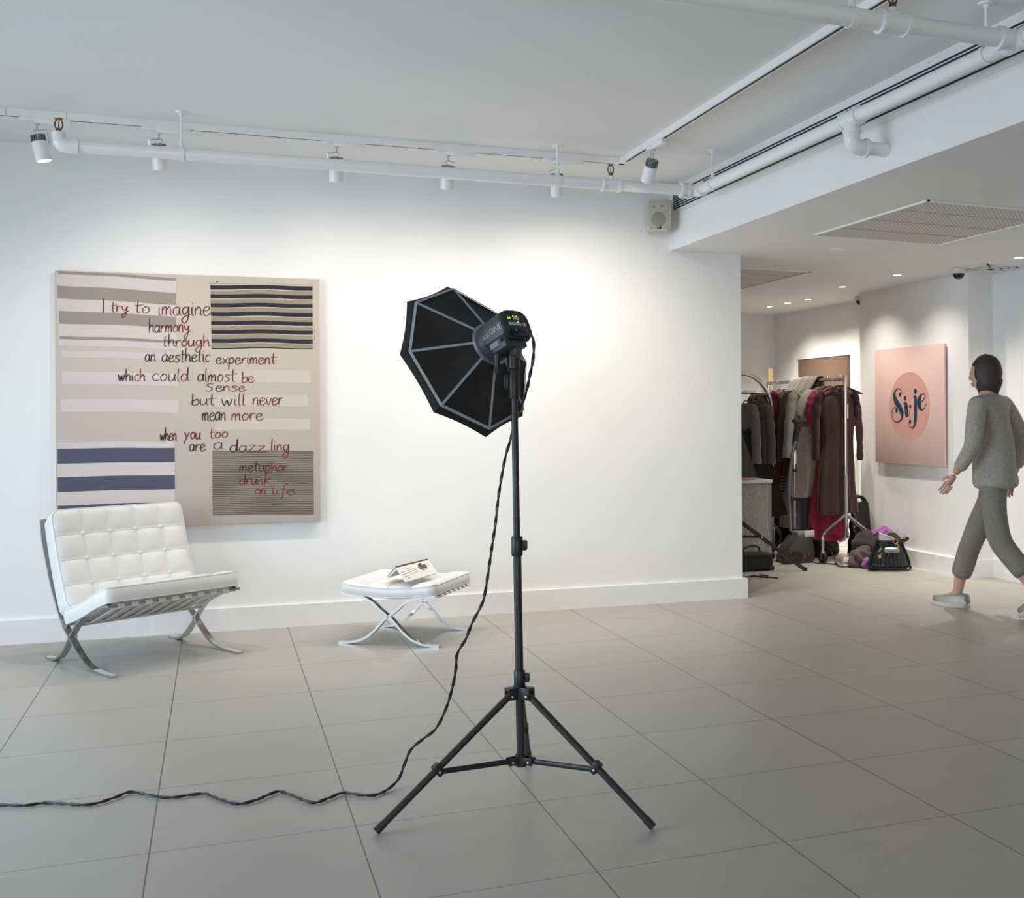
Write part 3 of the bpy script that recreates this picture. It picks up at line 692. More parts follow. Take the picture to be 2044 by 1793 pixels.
def ribbon(bm, pts, w, lay, vals, y):
    n = len(pts); Lf, Rt = [], []
    for i, p in enumerate(pts):
        d = (pts[min(i+1, n-1)]-pts[max(i-1, 0)]); d = V((d.x, 0, d.z)).normalized() if d.length > 1e-9 else V((1, 0, 0))
        nn = V((-d.z, 0, d.x)); wd = w*(.62+.5*abs(d.z)) * (0.55 if i in (0, n-1) else 1)
        Lf.append(bm.verts.new(V((p.x, y, p.z))+nn*wd/2)); Rt.append(bm.verts.new(V((p.x, y, p.z))-nn*wd/2))
        Lf[-1][lay] = vals[i]; Rt[-1][lay] = vals[i]
    for i in range(n-1): bm.faces.new((Lf[i], Rt[i], Rt[i+1], Lf[i+1]))
wr = random.Random(11)
for word, x0, x1, base, xh, c0, c1 in WORDS:
    bm = nb(); lay = bm.verts.layers.float.new('ink')
    W_ = sum(GL[c][0] for c in word); sx = (x1-x0)/W_; cx = x0; nlet = len(word)
    slant = .32 if word in ('life', 'drunk') else .08
    for li, c in enumerate(word):
        wdt, strokes = GL[c]; jy = wr.uniform(-.5, .5); hh = xh*wr.uniform(.94, 1.06)
        for st in strokes:
            P = []
            for gx, gy in st:
                u = art(cx + gx*sx + slant*gy*hh*.4, base - gy*hh + jy); P.append(V((u[0], 0, u[1])))
            P = spline(P, 5) if len(P) > 2 else [P[0].lerp(P[1], k/4) for k in range(5)]
            vals = [max(0, min(1, c0+(c1-c0)*((li+.5)/nlet)+.12*sin(k*.5+li))) for k in range(len(P))]
            YF[0] -= .00001
            ribbon(bm, P, .0052*wr.uniform(.85, 1.15), lay, vals, -.0318)
        cx += wdt*sx
    o = obj('handwriting', bm, ink, canvas, flip=False)

# ------------------------------------------------------------------ tufted chair and ottoman
leather = mat('white_leather', (0.70, 0.70, 0.685), 0.45, var=.015, scale=12, bump=.12, bscale=260)
strapm = mat('pale_strap_leather', (0.66, 0.66, 0.65), 0.5, var=.03)
def cushion(name, parent, path, W_, T_, nx, ny, side, bulge=.016):
    """path(t) -> (point, normal) of the mid surface; a slab tufted nx by ny, welts and buttons"""
    nu, nv = nx*10, ny*10; sd = V(side)
    Lc = (V(path(1)[0])-V(path(0)[0])).length; rc = .045
    def rnd(s, t):
        x, y = (s-.5)*W_, (t-.5)*Lc; dx, dy = abs(x)-(W_/2-rc), abs(y)-(Lc/2-rc)
        if dx > 0 and dy > 0:
            k = max(dx, dy)/math.hypot(dx, dy); x = math.copysign(W_/2-rc+dx*k, x); y = math.copysign(Lc/2-rc+dy*k, y)
        return x/W_+.5, y/Lc+.5
    def bot(s, t):
        s, t = rnd(s, t); return V(path(t)[0]) + sd*((s-.5)*W_) - V(path(t)[1])*(T_/2)
    def top(s, t):
        s, t = rnd(s, t); p, n = path(t); e = min(s, 1-s)*W_; e2 = min(t, 1-t)
        b = (abs(sin(pi*nx*s))**.55)*(abs(sin(pi*ny*t))**.55)
        edge = min(1, e/.03)*min(1, e2/.05); edge = edge**.5
        return V(p) + sd*((s-.5)*W_) + V(n)*(T_/2 - .010*(1-edge) + bulge*b*edge - .004*(1-b)*edge)
    bm = nb(); P = grid(bm, top, nu, nv)
    Q = grid(bm, bot, nu, nv)
    # side walls, slightly bulged
    loop = [(i/nu, 0) for i in range(nu)]+[(1, j/nv) for j in range(nv)]+[(1-i/nu, 1) for i in range(nu)]+[(0, 1-j/nv) for j in range(nv)]
    rings = []
    for k in range(7):
        h = k/6; ring = []
        for s, t in loop:
            a = top(s, t); bt = bot(s, t)
            q = a.lerp(bt, h); tan = (V(path(min(1, t+.01))[0])-V(path(max(0, t-.01))[0])).normalized()
            out = V((0, 0, 0))
            if s in (0, 1): out += sd*(1 if s == 1 else -1)
            if t in (0, 1): out += tan*(1 if t == 1 else -1)
            q += out.normalized()*(.007*sin(pi*h)) if out.length else V((0, 0, 0))
            ring.append(bm.verts.new(q))
        rings.append(ring)
    n = len(loop)
    for a, b in zip(rings, rings[1:]):
        for k in range(n): bm.faces.new((a[k], a[(k+1) % n], b[(k+1) % n], b[k])).smooth = True
    bmesh.ops.remove_doubles(bm, verts=bm.verts[:], dist=.0004)
    c = obj(name, bm, leather, parent, sharp=60)
    # welts
    bm = nb()
    def above(s, t, d=.001):
        return top(s, t)+V(path(t)[1])*d
    for i in range(1, nx): tube(bm, [above(i/nx, .02+.96*j/nv) for j in range(nv+1)], .0026, 6)
    for j in range(1, ny): tube(bm, [above(.015+.97*i/nu, j/ny) for i in range(nu+1)], .0026, 6)
    tube(bm, [above(s, t, 0) for s, t in loop], .0034, 6, closed=True)
    tube(bm, [bot(s, t)+V(path(t)[1])*.002 for s, t in loop], .0032, 6, closed=True)
    obj('welt_seam', bm, leather, c)
    for i in range(1, nx):
        for j in range(1, ny):
            b = nb(); p, nn = path(j/ny); nn = V(nn)
            lathe(b, [(.0115, -.002), (.0118, .002), (.009, .0055), (.004, .007), (.0005, .0072)], looking(above(i/nx, j/ny, .0005), nn, (.3, .2, .9)), 16)
            obj('button', b, leather, c)
    return c

CR = radians(30.8)
ch = thing('lounge_chair', 'low white tufted leather lounge chair on crossed chrome legs in front of the canvas', 'chair',
           Mx.Translation((-0.361, 6.452, 0)) @ Mx.Rotation(CR, 4, 'Z'))
SCL[ch.name] = Mx.Diagonal((1, .81, 1.018, 1))
HX = .349
barA = [(-.538, .735), (-.515, .63), (-.463, .53), (-.394, .405), (-.313, .30), (-.232, .212), (-.17, .168), (-.12, .142), (-.06, .105), (.0, .072), (.06, .045), (.13, .024), (.22, .011), (.32, .0065), (.43, .0065)]
barB = [(.40, .348), (.33, .343), (.25, .33), (.17, .312), (.106, .292), (.04, .262), (-.02, .228), (-.075, .188), (-.12, .152), (-.17, .108), (-.214, .070), (-.265, .037), (-.315, .018), (-.38, .0075), (-.47, .0065)]
for sx in (-HX, HX):
    for nm, pts in (('back_leg_bar', barA), ('seat_leg_bar', barB)):
        bm = nb(); flatbar(bm, spline([(sx, -u, z) for u, z in pts], 4), (1, 0, 0), .034, .0125)
        bmesh.ops.bevel(bm, geom=[e for e in bm.edges if len(e.link_faces) == 2 and e.calc_face_angle(0) > 1.0], offset=.0012, segments=1, affect='EDGES')
        obj(nm, bm, chrome, ch)
def rail(u, z, w=.022, th=.009, nm='cross_rail'):
    bm = nb(); bx(bm, (0, -u, z), (2*HX, w, th), bev=.002); obj(nm, bm, chrome, ch)
rail(.37, .338); rail(-.20, .200); rail(-.505, .62); rail(-.05, .212)
for sx in (-1, 1): obj('joint_plate', bx(nb(), (sx*(HX-.016), .125, .148), (.016, .03, .012), bev=.002), chrome, ch)
def seatpath(t):
    a = V((0, .205, .245)); b = V((0, -.385, .405)); p = a.lerp(b, t); p.z += -.006*sin(pi*t) - .010*sin(2*pi*t)*.5
    d = (b-a).normalized(); nrm = V((0, -d.z, d.y)); nrm = nrm if nrm.z > 0 else -nrm
    return p, nrm
cushion('seat_cushion', ch, seatpath, .738, .082, 5, 4, (1, 0, 0), .011)
def backpath(t):
    a = V((0, .163, .268)); b = V((0, .405, .772)); p = a.lerp(b, t); d = (b-a).normalized(); nrm = V((0, -d.z, d.y)); p = p + nrm*(-.018*sin(pi*t)) + nrm*(-.010)
    return p, nrm
cushion('back_cushion', ch, backpath, .735, .118, 5, 4, (1, 0, 0), .011)
for k in range(9):
    x = -.29+.0725*k; bm = nb()
    pts = [(x, -.372, .352), (x, -.382, .340), (x, -.372, .329), (x, -.33, .326), (x, -.2, .286), (x, -.05, .238), (x, .10, .205), (x, .19, .196)]
    flatbar(bm, spline(pts, 3), (1, 0, 0), .036, .004); obj('seat_strap', bm, strapm, ch)
    if k % 2 == 0 or True:
        bm = nb(); flatbar(bm, spline([(x, .195, .192), (x, .262, .245), (x, .36, .40), (x, .455, .56), (x, .512, .665)], 3), (1, 0, 0), .036, .004); obj('back_strap', bm, strapm, ch)

# ---- ottoman
U_, Vv = V((.834, -.552, 0)), V((.552, .834, 0)); A_ = V((.657, 6.405, 0)); oc = A_ + U_*.296 + Vv*.26
ot = thing('ottoman', 'white tufted leather ottoman on crossed chrome legs with an open book on it', 'ottoman', axes(oc, U_, Vv, (0, 0, 1)))
oA = [(-.286, .284), (-.22, .281), (-.157, .270), (-.10, .243), (-.055, .205), (-.012, .172), (.02, .150), (.06, .108), (.096, .072), (.14, .040), (.197, .018), (.25, .0075), (.306, .0065)]
oB = [(-x, z) for x, z in oA]
for sy in (-.245, .245):
    for pts in (oA, oB):
        bm = nb(); flatbar(bm, spline([(x, sy, z) for x, z in pts], 4), (0, 1, 0), .034, .0125); obj('leg_bar', bm, chrome, ot)
for sx in (-.291, .291):
    bm = nb(); bx(bm, (sx, 0, .285), (.022, .49, .009), bev=.002); obj('cross_rail', bm, chrome, ot)
for k in range(7):
    y = -.195+.065*k; bm = nb()
    pts = [(-.280, y, .291), (-.306, y, .2865), (-.292, y, .277), (-.2, y, .272), (0, y, .258), (.2, y, .272), (.292, y, .277), (.306, y, .2865), (.280, y, .291)]
    flatbar(bm, spline(pts, 3), (0, 1, 0), .036, .004); obj('seat_strap', bm, strapm, ot)
def otpath(t):
    x = -.292+.584*t; z = .326 - .022*sin(pi*t)
    n = V((.118*cos(pi*t), 0, 1)).normalized(); return V((x, 0, z)), n
cushion('cushion', ot, otpath, .55, .064, 4, 4, (0, 1, 0), .009)
# ---- open book, face down like a tent
r0, r1 = V((.952, 6.262, .438)), V((1.172, 6.486, .443))
f0, f1 = V((.985, 6.128, .372)), V((1.198, 6.308, .386)); g0, g1 = V((.915, 6.365, .371)), V((1.13, 6.592, .385))
book = thing('open_book', 'white paperback book lying open face down on the ottoman', 'book', ((r0+f0+g0)/3).to_tuple())
paper = mat('book_pages', (226, 218, 204), .8, var=.03, scale=90); cover = mat('white_book_cover', (222, 219, 213), .45, var=.02)
def sheet(a0, a1, b0, b1, th, sag, m_, nm, inset=0):
    bm = nb()
    def P(s, t, o):
        a = a0.lerp(a1, s); b = b0.lerp(b1, s); p = a.lerp(b, t); p = p + V((0, 0, sag*sin(pi*t)))
        nn = (a1-a0).cross(b0-a0).normalized(); nn = nn if nn.z > 0 else -nn
        return p - nn*o
    Pa = grid(bm, lambda s, t: P(inset+s*(1-2*inset), t, 0), 1, 10); Pb = grid(bm, lambda s, t: P(inset+s*(1-2*inset), t*(1-inset), th*(1-.6*abs(t-.4))), 1, 10)
    for i in (0, 1):
        for j in range(10): bm.faces.new((Pa[i][j], Pa[i][j+1], Pb[i][j+1], Pb[i][j]))
    for j in (0, 10): bm.faces.new((Pa[0][j], Pa[1][j], Pb[1][j], Pb[0][j]))
    return obj(nm, bm, m_, book, world=True), P
fc, PF = sheet(r0, r1, f0, f1, .0016, .006, cover, 'front_cover')
sheet(r0, r1, g0, g1, .0016, .006, cover, 'back_cover')
dn = V((0, 0, -.003))
sheet(r0+dn, r1+dn, f0+dn+V((0, .006, 0)), f1+dn+V((0, .006, 0)), .010, .004, paper, 'pages', .02); sheet(r0+dn, r1+dn, g0+dn, g1+dn, .012, .004, paper, 'pages', .02)
bm = nb(); tube(bm, [r0+V((0, 0, .0015)), r1+V((0, 0, .0015))], .005, 8); obj('spine', bm, mat('brown_spine', (88, 72, 60), .5), book, world=True, label='dark brown spine')
# printed cover: red title lines, small black text and a dark floral picture
ex = (r1-r0).normalized(); ey = (r0-f0); ey = (ey-ex*ey.dot(ex)).normalized(); en = ex.cross(ey)
def onc(s, t): return PF(s, t, -.0012)
bm = nb()
for k, (s, t, w_, m) in enumerate([(.30, .30, .075, 0), (.33, .42, .06, 0), (.31, .55, .07, 0), (.34, .68, .05, 0), (.45, .40, .035, 1), (.48, .52, .045, 1), (.47, .65, .03, 1), (.10, .45, .05, 1), (.12, .6, .06, 1), (.13, .74, .05, 1), (.17, .86, .04, 1), (.88, .3, .03, 1), (.9, .45, .03, 1)]):
    c = onc(s, t); n_ = int(w_/.006)
    for j in range(n_):
        p = c+ey*(.0)+ex*(j*.006-w_/2); bx(bm, p, (.0036, .0030, .0004), axes((0, 0, 0), ex, ey, en).to_3x3(), m=m)
obj('cover_print', bm, [mat('red_print', (150, 60, 60), .6), mat('dark_print', (110, 104, 100), .6)], fc, world=True)
bm = nb(); rr = random.Random(5)
for k in range(26):
    a = rr.uniform(0, 6.28); q = rr.uniform(0, 1)**.6; c = onc(.70+.11*q*cos(a), .42+.22*q*sin(a))
    lathe(bm, [(0, 0), (rr.uniform(.006, .011), 0), (.003, .0006)], looking(c+en*.0003*k/26, en, ex), 7, m=rr.choice((0, 0, 1)))
obj('cover_picture', bm, [mat('dark_floral', (58, 44, 40), .6), mat('grey_floral', (120, 106, 98), .6)], fc, world=True)
# ------------------------------------------------------------------ light stand
AX = lambda z: V((.9485-.0128*z, 3.531+.003*z, z))       # its column leans a hair
stand = thing('light_stand', 'tall black tripod light stand carrying the octagonal softbox', 'light stand', (.946, 3.531, 0))
def col(z0, z1, r, nm, n=24, m_=None):
    bm = nb(); tube(bm, [AX(z0), AX(z1)], r, n); return obj(nm, bm, m_ or black_metal, stand, world=True)
col(.135, .44, .0142, 'lower_column'); col(.40, .89, .0136, 'middle_column'); col(.85, 1.46, .0112, 'upper_column')
def clamp(z0, z1, r, side, nm='clamp'):
    bm = nb(); lathe(bm, [(r, z0), (r+.0012, z0+.003), (r+.0012, z1-.003), (r*.96, z1)], Mx.Translation(AX((z0+z1)/2)-V((0, 0, (z0+z1)/2))), 28)
    c = obj(nm, bm, black_plastic, stand, world=True)
    bm = nb(); p = AX((z0*.45+z1*.55)) + rt*(side*(r+.007)); R = axes((0, 0, 0), rt, fw, (0, 0, 1)).to_3x3()
    bx(bm, p, (.014, .022, (z1-z0)*.52), R, bev=.003); bx(bm, p+rt*(side*.006), (.006, .030, (z1-z0)*.45), R, bev=.002)
    obj('lever', bm, black_plastic, c, world=True); return c
clamp(.392, .448, .0175, 1); clamp(.828, .892, .0178, 1); clamp(1.352, 1.452, .0165, -1)
bm = nb(); tube(bm, [AX(1.44), AX(1.50)], .0128, 20); obj('spigot', bm, black_metal, stand, world=True)
# leg collar and lower hub
bm = nb(); tube(bm, [AX(.352), AX(.395)], .022, 24)
feet = [V((.459, 3.434, 0)), V((1.269, 3.161, 0)), V((1.10, 4.0, 0))]
dirs = [(f_-AX(0)) for f_ in feet]; dirs = [V((d.x, d.y, 0)).normalized() for d in dirs]
for d in dirs:
    s = V((-d.y, d.x, 0)); R = axes((0, 0, 0), d, s, (0, 0, 1)).to_3x3()
    bx(bm, AX(.388)+d*.026, (.046, .034, .010), R, bev=.002)
    for sg in (-1, 1): bx(bm, AX(.370)+d*.030+s*(sg*.0155), (.036, .004, .032), R, bev=.001)
obj('leg_collar', bm, black_plastic, stand, world=True)
bm = nb(); tube(bm, [AX(.128), AX(.168)], .019, 24)
for d in dirs:
    s = V((-d.y, d.x, 0)); R = axes((0, 0, 0), d, s, (0, 0, 1)).to_3x3()
    for sg in (-1, 1): bx(bm, AX(.149)+d*.030+s*(sg*.011), (.040, .0035, .024), R, bev=.001)
obj('brace_hub', bm, black_plastic, stand, world=True)
rv = mat('bright_rivet', (.75, .75, .76), .25, .6)
for d, f_ in zip(dirs, feet):
    s = V((-d.y, d.x, 0)); top = AX(.368)+d*.036; tip = f_+V((0, 0, .0125))
    bm = nb(); tube(bm, [top, tip], .0112, 18); lg = obj('leg', bm, black_metal, stand, world=True)
    ax_ = (tip-top).normalized(); bm = nb(); tube(bm, [tip-ax_*.03, tip+ax_*.003], .0128, 18); obj('foot_cap', bm, black_plastic, lg, world=True)
    mid = top.lerp(tip, .555); hub = AX(.149)+d*.036
    bm = nb(); tube(bm, [hub, mid+V((0, 0, -.012))], .0092, 12, sq=(1, .6)); br = obj('brace', bm, black_metal, stand, world=True)
    bm = nb(); bx(bm, mid+V((0, 0, -.004)), (.04, .026, .026), looking((0, 0, 0), s, ax_).to_3x3(), bev=.003); obj('brace_bracket', bm, black_plastic, lg, world=True)
    for c in (AX(.366)+d*.036, AX(.147)+d*.036, mid+V((0, 0, -.010))):
        bm = nb(); q = s if s.dot(fw) < 0 else -s
        lathe(bm, [(.0042, 0), (.0038, .0018), (.001, .0022)], looking(c+q*.0172 if c.z > .3 else c+q*.0132, q), 12)
        obj('rivet', bm, rv, lg, world=True, label='bright rivet')

# ------------------------------------------------------------------ octagonal softbox
SBC = V((.812, 3.727, 1.487)); NA = V((-.461, .804, -.377)).normalized()
sa = V((-.727, -.099, .679)); sa = (sa-NA*sa.dot(NA)).normalized(); sb_ = NA.cross(sa)
SB = axes(SBC, sa, sb_, NA)                              # local z points the way the light shines
box = thing('octagonal_softbox', 'black octagonal softbox with grey ribs, seen from behind, on the flash head', 'softbox', SB)
RO, RI, ZI, RR, ZR = .2856, .2625, -.025, .071, -.128
c8 = lambda k, r, z: V((r*cos(k*pi/4), r*sin(k*pi/4), z))
nylon = mat('black_nylon', (.012, .012, .013), .75, var=.15, scale=40, bump=.15, bscale=600)
piping = mat('grey_piping', (.33, .36, .40), .55, var=.05)
bm = nb()
for k in range(8):
    a0, a1, b0, b1 = c8(k, RI, ZI), c8(k+1, RI, ZI), c8(k, RR, ZR), c8(k+1, RR, ZR)
    nrm = (a1-a0).cross(b0-a0).normalized(); nrm = nrm if nrm.z < 0 else -nrm
    def pan(s, t):
        p = a0.lerp(a1, s).lerp(b0.lerp(b1, s), t); return p - nrm*(.016*sin(pi*s)*sin(pi*min(1, t*1.1+.05)))
    grid(bm, pan, 8, 8)
bmesh.ops.remove_doubles(bm, verts=bm.verts[:], dist=.0003)
obj('back_fabric', bm, nylon, box, sharp=20)
bm = nb()
for k in range(8):
    a0, a1, b0, b1 = c8(k, RI, ZI), c8(k+1, RI, ZI), c8(k, RO, 0), c8(k+1, RO, 0)
    cdir = ((b0+b1)/2); cdir = V((cdir.x, cdir.y, 0)).normalized()
    def lip(s, t):
        p = a0.lerp(a1, s).lerp(b0.lerp(b1, s), t); return p - cdir*(.007*sin(pi*s)*t)
    grid(bm, lip, 8, 2)
    def lip2(s, t):
        p = b0.lerp(b1, s) - cdir*(.007*sin(pi*s)); return p + V((0, 0, .004*t)) - cdir*.003*t
    grid(bm, lip2, 8, 2)
bmesh.ops.remove_doubles(bm, verts=bm.verts[:], dist=.0003)
lipo = obj('front_lip', bm, nylon, box, sharp=25)
sol = lipo.modifiers.new('thickness', 'SOLIDIFY'); sol.thickness = .002
bm = nb(); bm.faces.new([bm.verts.new(c8(k, RO*.945, .003)) for k in range(8)]); bm.faces.new([bm.verts.new(c8(k, RO*.945, .0015)) for k in range(8)][::-1])
obj('diffuser', bm, mat('white_diffuser', (.85, .85, .85), .8), box)
for k in range(8):
    a0, b0 = c8(k, RI+.001, ZI-.002), c8(k, RR, ZR-.002); d = (a0-b0).normalized(); s = V((-sin(k*pi/4), cos(k*pi/4), 0))
    bm = nb(); flatbar(bm, [b0, a0], s, .0085, .003); obj('rib', bm, piping, box)
bm = nb()
for k in range(8):
    a0, a1 = c8(k, RI+.002, ZI-.0015), c8(k+1, RI+.002, ZI-.0015)
    flatbar(bm, [a0, a1], V((cos((k+.5)*pi/4)*.6, sin((k+.5)*pi/4)*.6, .65)).normalized(), .0095, .003)
obj('edge_piping', bm, piping, box)
bm = nb(); lathe(bm, [(.071, ZR+.004), (.0755, ZR+.002), (.0755, ZR-.008), (.070, ZR-.010), (.066, ZR-.010), (.064, ZR+.002)], None, 40, caps=False); obj('speed_ring', bm, mat('grey_ring', (.30, .32, .35), .4, .6), box)
# ------------------------------------------------------------------ flash head behind it
HO = SBC - NA*.128                                       # ring plane
upv = V((0, 0, 1)); upv = (upv-NA*upv.dot(NA)).normalized(); lx = upv.cross(NA).normalized()   # lx = left seen from behind
HB = axes(HO, lx, upv, NA)
ZK = .86
head = thing('studio_flash_head', 'dark grey studio flash head with lit buttons on its back, on top of the stand', 'studio flash', HB)
shell = mat('slate_plastic', (.042, .047, .055), .5, var=.04, bump=.08, bscale=700)
def prof(w, h, top, bot, n=14):
    P = []
    for k in range(n+1):
        a = pi*k/n; P.append((w*math.copysign(abs(cos(a))**.66, cos(a)), top*abs(sin(a))**.66))
    P += [(-w*1.0, -bot*.55), (-w*.72, -bot), (w*.72, -bot), (w*1.0, -bot*.55)]
    return P
bm = nb(); lathe(bm, [(.0665, -.002), (.0675, -.010), (.0675, -.034), (.064, -.040), (.060, -.040)], None, 40)
obj('front_collar', bm, shell, head)
def ring_of(P, z, k=1.0, dy=0): return [V((x*k, y*k+dy, z*ZK)) for x, y in P]
PB = prof(.0655, 0, .064, .044)
bm = nb(); R_ = []
for z, k, dy in ((-.03, .94, 0), (-.04, .985, 0), (-.06, 1, 0), (-.135, 1.0, .001), (-.150, .985, .001)):
    R_.append([bm.verts.new(p) for p in ring_of(PB, z, k, dy)])
n = len(PB)
for a, b in zip(R_, R_[1:]):
    for k in range(n): bm.faces.new((a[k], a[(k+1) % n], b[(k+1) % n], b[k]))
bm.faces.new(R_[0]); bm.faces.new(R_[-1][::-1])
obj('body_shell', bm, shell, head, sharp=40)
bm = nb(); R_ = []
for z, k, dy in ((-.149, .995, .001), (-.158, .98, .001), (-.166, .93, .0005)):
    R_.append([bm.verts.new(p) for p in ring_of(PB, z, k, dy)])
for a, b in zip(R_, R_[1:]):
    for k in range(n): bm.faces.new((a[k], a[(k+1) % n], b[(k+1) % n], b[k]))
bm.faces.new(R_[0]); bm.faces.new(R_[-1][::-1])
pan_ = obj('rear_panel', bm, mat('black_panel', (.011, .012, .013), .4, var=.05), head, sharp=40)
BX = looking((0, 0, 0), (0, 0, -1), (0, 1, 0)).to_3x3()
def onpanel(x, y, d=0.0): return V((-x, y, -.1663*ZK-d))     # x to the right as seen from behind
lab = mat('pale_key', (.62, .64, .66), .5); led = mat('lit_led', (.75, 1.0, .10), .4, emit=1.0)
bm = nb(); bx(bm, onpanel(-.029, .031), (.022, .016, .0008)); obj('display_window', bm, mat('display_black', (.02, .022, .02), .15), pan_)
bm = nb(); text(bm, '5.0', .0120, axes(onpanel(-.0370, .0268, .0009), (-1, 0, 0), (0, 1, 0), (0, 0, -1))); obj('digits', bm, led, pan_, label='lit yellow green digits')
keys = [(-.003, .031), (.0118, .031), (-.030, .010), (-.0155, .010), (-.001, .010), (.0135, .010)]
for i, (x, y) in enumerate(keys):
    bm = nb(); lathe(bm, [(.0062, 0), (.0062, .0012), (.0055, .0018), (.0005, .0018)], looking(onpanel(x, y), (0, 0, -1), (0, 1, 0)), 20); kb = obj('key', bm, lab, pan_, label='round pale button')
    bm = nb()
    sh = ((0, .0034), (.0029, -.0018), (-.0029, -.0018)) if i % 2 else ((0, -.0034), (.0029, .0018), (-.0029, .0018))
    prism(bm, sh, axes(onpanel(x, y, .0018), (-1, 0, 0), (0, 1, 0), (0, 0, -1)), .0004); sy_ = obj('key_symbol', bm, black_plastic, kb); sy_.parent = pan_
for x, y in ((-.0085, .038), (.0062, .038), (.0080, .0172)):
    bm = nb(); ball(bm, onpanel(x, y, .0008), .0022, seg=10); obj('indicator', bm, led, pan_, label='lit green indicator')
bm = nb(); lathe(bm, [(.0082, 0), (.0082, .0014), (.0074, .002), (.0005, .002)], looking(onpanel(.035, .0095), (0, 0, -1), (0, 1, 0)), 24); obj('test_button', bm, mat('grey_key', (.36, .38, .40), .5), pan_)
bm = nb(); bx(bm, onpanel(.004, -.022, .002), (.076, .028, .006), bev=.003); soc = obj('socket_plate', bm, black_plastic, pan_)
for x in (-.012, .008, .022):
    bm = nb(); lathe(bm, [(.0052 if x != .022 else .003, 0), (.005, .001), (.0035, .001), (.003, -.002)], looking(onpanel(x, -.018, .0052), (0, 0, -1), (0, 1, 0)), 16); o_ = obj('socket', bm, dark_slot, soc); o_.parent = pan_
bm = nb(); bx(bm, onpanel(-.020, -.018, .012), (.020, .015, .022), bev=.003); obj('power_plug', bm, black_plastic, pan_)
# lettering on its left side
bm = nb(); text(bm, 'ONE', .029, axes((.0672, -.004, -.073), (0, 0, -1), (0, 1, 0), (1, 0, 0)), bold=True, shear=.1)
text(bm, 'D-LITE RX', .0105, axes((.0672, .0008, -.022), (0, 0, -1), (0, 1, 0), (1, 0, 0)), bold=True); bx(bm, (.0672, -.0032, -.047), (.0006, .0035, .050))
for v in bm.verts:                                        # wrap onto the side of the shell
    v.co.x = .0655*max(0, 1-(max(0, v.co.y)/.064)**3.03)**.33+.0008
obj('lettering', bm, mat('pale_print', (.62, .64, .66), .5), head)
# underside housing, yoke and tilt lever
bm = nb(); bx(bm, (.012, -.052, -.092), (.098, .026, .075), bev=.006); bx(bm, (.040, -.040, -.083), (.046, .03, .055), bev=.004); obj('lower_housing', bm, shell, head)
bm = nb(); bx(bm, (.0635, -.041, -.078), (.0015, .018, .040)); obj('rating_label', bm, mat('label_grey', (.16, .18, .21), .5), head)
top = AX(1.50)
bm = nb(); tube(bm, [AX(1.452), AX(1.515)], .0205, 24)
Rc = axes((0, 0, 0), rt, fw, (0, 0, 1)).to_3x3()
bx(bm, AX(1.53)+rt*.004, (.030, .05, .075), Rc, bev=.006); bx(bm, AX(1.512)+rt*.018, (.018, .045, .06), Rc, bev=.005)
yk = obj('stand_bracket', bm, black_plastic, head, world=True)
bm = nb(); tube(bm, [AX(1.515)-rt*.012, AX(1.515)-rt*.05], .013, 16); tube(bm, [AX(1.512)-rt*.02, AX(1.512)-rt*.03], .020, 20); obj('tilt_joint', bm, black_plastic, head, world=True)
bm = nb(); tube(bm, [AX(1.515)-rt*.022, AX(1.515)-rt*.027], .0155, 20); obj('tilt_washer', bm, silver, head, world=True)
ht = AX(1.515)-rt*.052-fw*.02
bm = nb(); tube(bm, [ht+V((0, 0, .006)), ht+V((0, 0, -.02)), ht+V((0, 0, -.05)), ht+V((0, 0, -.078)), ht+V((0, 0, -.082))], [.011, .0125, .0098, .0078, .006], 16)
tube(bm, [ht+rt*.005, ht+rt*.03], .011, 14); obj('tilt_lever', bm, black_plastic, head, world=True)
bm = nb(); lathe(bm, [(.0052, 0), (.005, .0015), (.0005, .002)], looking(ht-fw*.0118, -fw), 16); obj('lever_cap', bm, mat('grey_key', (.36, .38, .40), .5), head, world=True)

# ------------------------------------------------------------------ power cable: plug, behind the pole, down to the floor and out of frame
plug = HB @ onpanel(-.020, -.018, .022)
hang = [plug, plug+V((.012, -.014, -.006)), (.958, 3.405, 1.548), (.964, 3.415, 1.49), (.960, 3.45, 1.42), (.958, 3.50, 1.36), (.948, 3.565, 1.29),
 (.929, 3.585, 1.211), (.912, 3.596, 1.143), (.893, 3.60, 1.034), (.881, 3.607, .923), (.874, 3.623, .854), (.865, 3.639, .768), (.856, 3.655, .689), (.846, 3.671, .645), (.817, 3.686, .584), (.800, 3.702, .531), (.773, 3.718, .478), (.771, 3.734, .423), (.763, 3.749, .360), (.742, 3.765, .280), (.709, 3.781, .210), (.669, 3.797, .175), (.628, 3.813, .137), (.609, 3.828, .086), (.590, 3.844, .030)]
floor_ = [(.551, 3.819), (.502, 3.774), (.454, 3.793), (.401, 3.835), (.356, 3.805), (.321, 3.778), (.296, 3.772), (.267, 3.814), (.231, 3.879), (.198, 3.929), (.167, 3.914), (.117, 3.867), (.061, 3.853), (.007, 3.915), (-.041, 3.995), (-.089, 4.003), (-.144, 3.999), (-.200, 4.031), (-.280, 4.109), (-.320, 4.077), (-.370, 4.035), (-.415, 4.028), (-.479, 4.062), (-.543, 4.097), (-.602, 4.095), (-.681, 4.131), (-.776, 4.167), (-1.2, 4.3), (-1.9, 4.5)]
path = spline([V(p) for p in hang]+[V((x, y, .0085)) for x, y in floor_], 8)
cab_o = V((.2, 3.9, 0)); bm = nb(); fr = frames(path, ref=V((1, 0, 0))); acc = 0; A1, A2 = [], []
